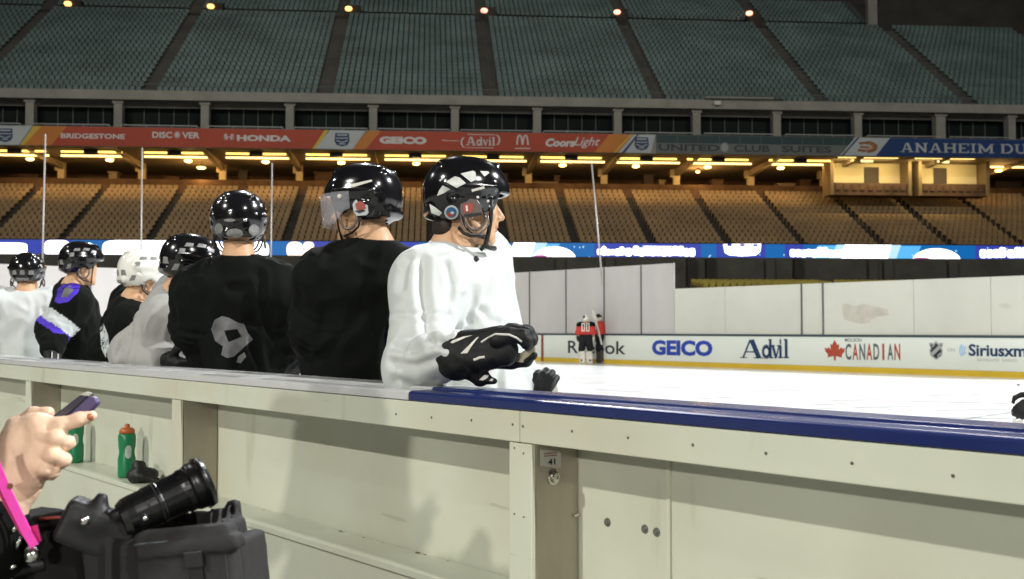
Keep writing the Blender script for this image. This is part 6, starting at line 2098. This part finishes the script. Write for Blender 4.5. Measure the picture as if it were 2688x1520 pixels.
# zip along the pocket flap, stitched seams and a buckle strap
Rb = lambda p, c: np.asarray(c) + RB @ np.asarray(p)
c0 = B(500, 1530, 1.585)
mb = MB(); mb.tube([Rb((-.070 + .014 * k, -.0215, .066), c0) for k in range(11)], .0022, 6); mb.build('zip', M['ink_grey'], bg_o, smooth=True)
mb = MB()
for k in range(34):
    mb.box(lambda a, b, c: Rb((a, b, c), c0), -.070 + .0042 * k, -.0678 + .0042 * k, -.0212, -.0204, .0585, .0592)
for k in range(30):
    mb.box(lambda a, b, c: Rb((a, b, c), c0), .0690, .0697, -.0212, -.0204, -.075 + .0044 * k, -.0728 + .0044 * k)
mb.build('stitching', M['ink_grey'], bg_o)
mb = MB(); mb.box(lambda a, b, c: Rb((a, b, c), c0), .012, .034, -.0245, -.0212, -.08, .064); mb.build('buckle_strap', M['strap'], bg_o, bevel=.001)
mb = MB(); mb.box(lambda a, b, c: Rb((a, b, c), c0), .008, .038, -.0300, -.0248, .026, .050); mb.build('buckle', M['cam'], bg_o, bevel=.002)
cm = thing('camera', B(280, 1390, 1.63), 'black camera with long hooded lens lying on the camera bag', 'camera')
RC_ = rotz(R_(12)) @ roty(R_(24))
F = Field(*bnd(150, 370, 1290, 1460, 1.58, 1.70, .02), .004)
F.box(B(262, 1392, 1.64), (.058, .030, .034), RC_, .010, 0); F.cone(B(250, 1365, 1.63), B(266, 1310, 1.63), .026, .010, .010); F.box(B(232, 1362, 1.63), (.02, .024, .010), RC_, .006, .006)
F.cone(B(305, 1352, 1.62), B(320, 1345, 1.62), .010, .010, .004)
org('body', F, M['cam'], cm)
a, b = B(334, 1358, 1.625), B(512, 1276, 1.675)
ax = (b - a) / np.linalg.norm(b - a); L = np.linalg.norm(b - a)
mb = MB(); mb.lathe(a, [(.024, -.01), (.0295, .0), (.0305, .012), (.0305, .030), (.0320, .032), (.0320, .052), (.0310, .054), (.0325, .085), (.0345, .090), (.0345, .098)], 36, ax)
ln = mb.build('lens', M['lens'], cm, smooth=False, bevel=.001)
mb = MB(); mb.lathe(a + ax * .0985, [(.035, 0), (.0375, .006), (.039, .030), (.042, L - .090), (.040, L - .0895), (.037, .03), (.034, .004)], 40, ax); mb.build('hood', M['lens'], ln, smooth=True)
mb = MB(); mb.lathe(a + ax * .045, [(.0322, 0), (.0328, .0015), (.0322, .003)], 36, ax); mb.build('focus_ring', M['bag_dk'], ln)
q = B(222, 1365, 1.60)
mb = MB(); mb.lathe(q, [(.002, -.008), (.008, -.004), (.008, .004), (.002, .008)], 14, (0, 0, 1)); mb.build('dial', M['chrome2'], cm, smooth=True)
mb = MB(); mb.tube([B(376, 1352, 1.585), B(384, 1366, 1.585)], .004, 8); mb.build('strap_lug', M['chrome2'], cm, smooth=True)
# ---- long skate marks and scraped snow lines on the near ice
M['mark'] = mat('skate_mark', (.36, .38, .38), .5, .3, noise=(6, .35, .1, (1, .3, 1)))
r = random.Random(11)
MARKS = [((2330, 1052), (2690, 1060), .10), ((2100, 1075), (2420, 1066), .07), ((2250, 1092), (2690, 1100), .07), ((1990, 1070), (2230, 1058), .05), ((2380, 1040), (2600, 1036), .08),
         ((1800, 1049), (1960, 1040), .06), ((1560, 1024), (1700, 1030), .07), ((1690, 1016), (1850, 1020), .07), ((2480, 1112), (2680, 1080), .05), ((2150, 1052), (2330, 1048), .06), ((2440, 1078), (2690, 1074), .05), ((1930, 1028), (2140, 1024), .08)]
for (a, b, w) in MARKS:
    pa = np.array(at(a[0], a[1], 1.0)) - [0, 0, EYE]; pb = np.array(at(b[0], b[1], 1.0)) - [0, 0, EYE]
    A = pa * (-EYE / pa[2]); B2 = pb * (-EYE / pb[2])
    d = B2 - A; n = np.array([-d[1], d[0], 0]) / np.linalg.norm(d)
    bow = r.uniform(-.03, .03) * np.linalg.norm(d)
    up_, dn_ = [], []
    for t in np.linspace(0, 1, 16):
        c = A + d * t + n * bow * 4 * t * (1 - t)
        hw = w * (.12 + .88 * math.sin(math.pi * t) ** .6) * (.5 + .6 * r.random())
        up_.append((c[0] + n[0] * hw, c[1] + n[1] * hw, .004)); dn_.append((c[0] - n[0] * hw, c[1] - n[1] * hw, .004))
    mb = MB()
    v = up_ + dn_
    mb.add(v, [(i, i + 1, 17 + i, 16 + i) for i in range(15)])
    mb.build('skate_mark', M['mark'], ice, recalc=False)
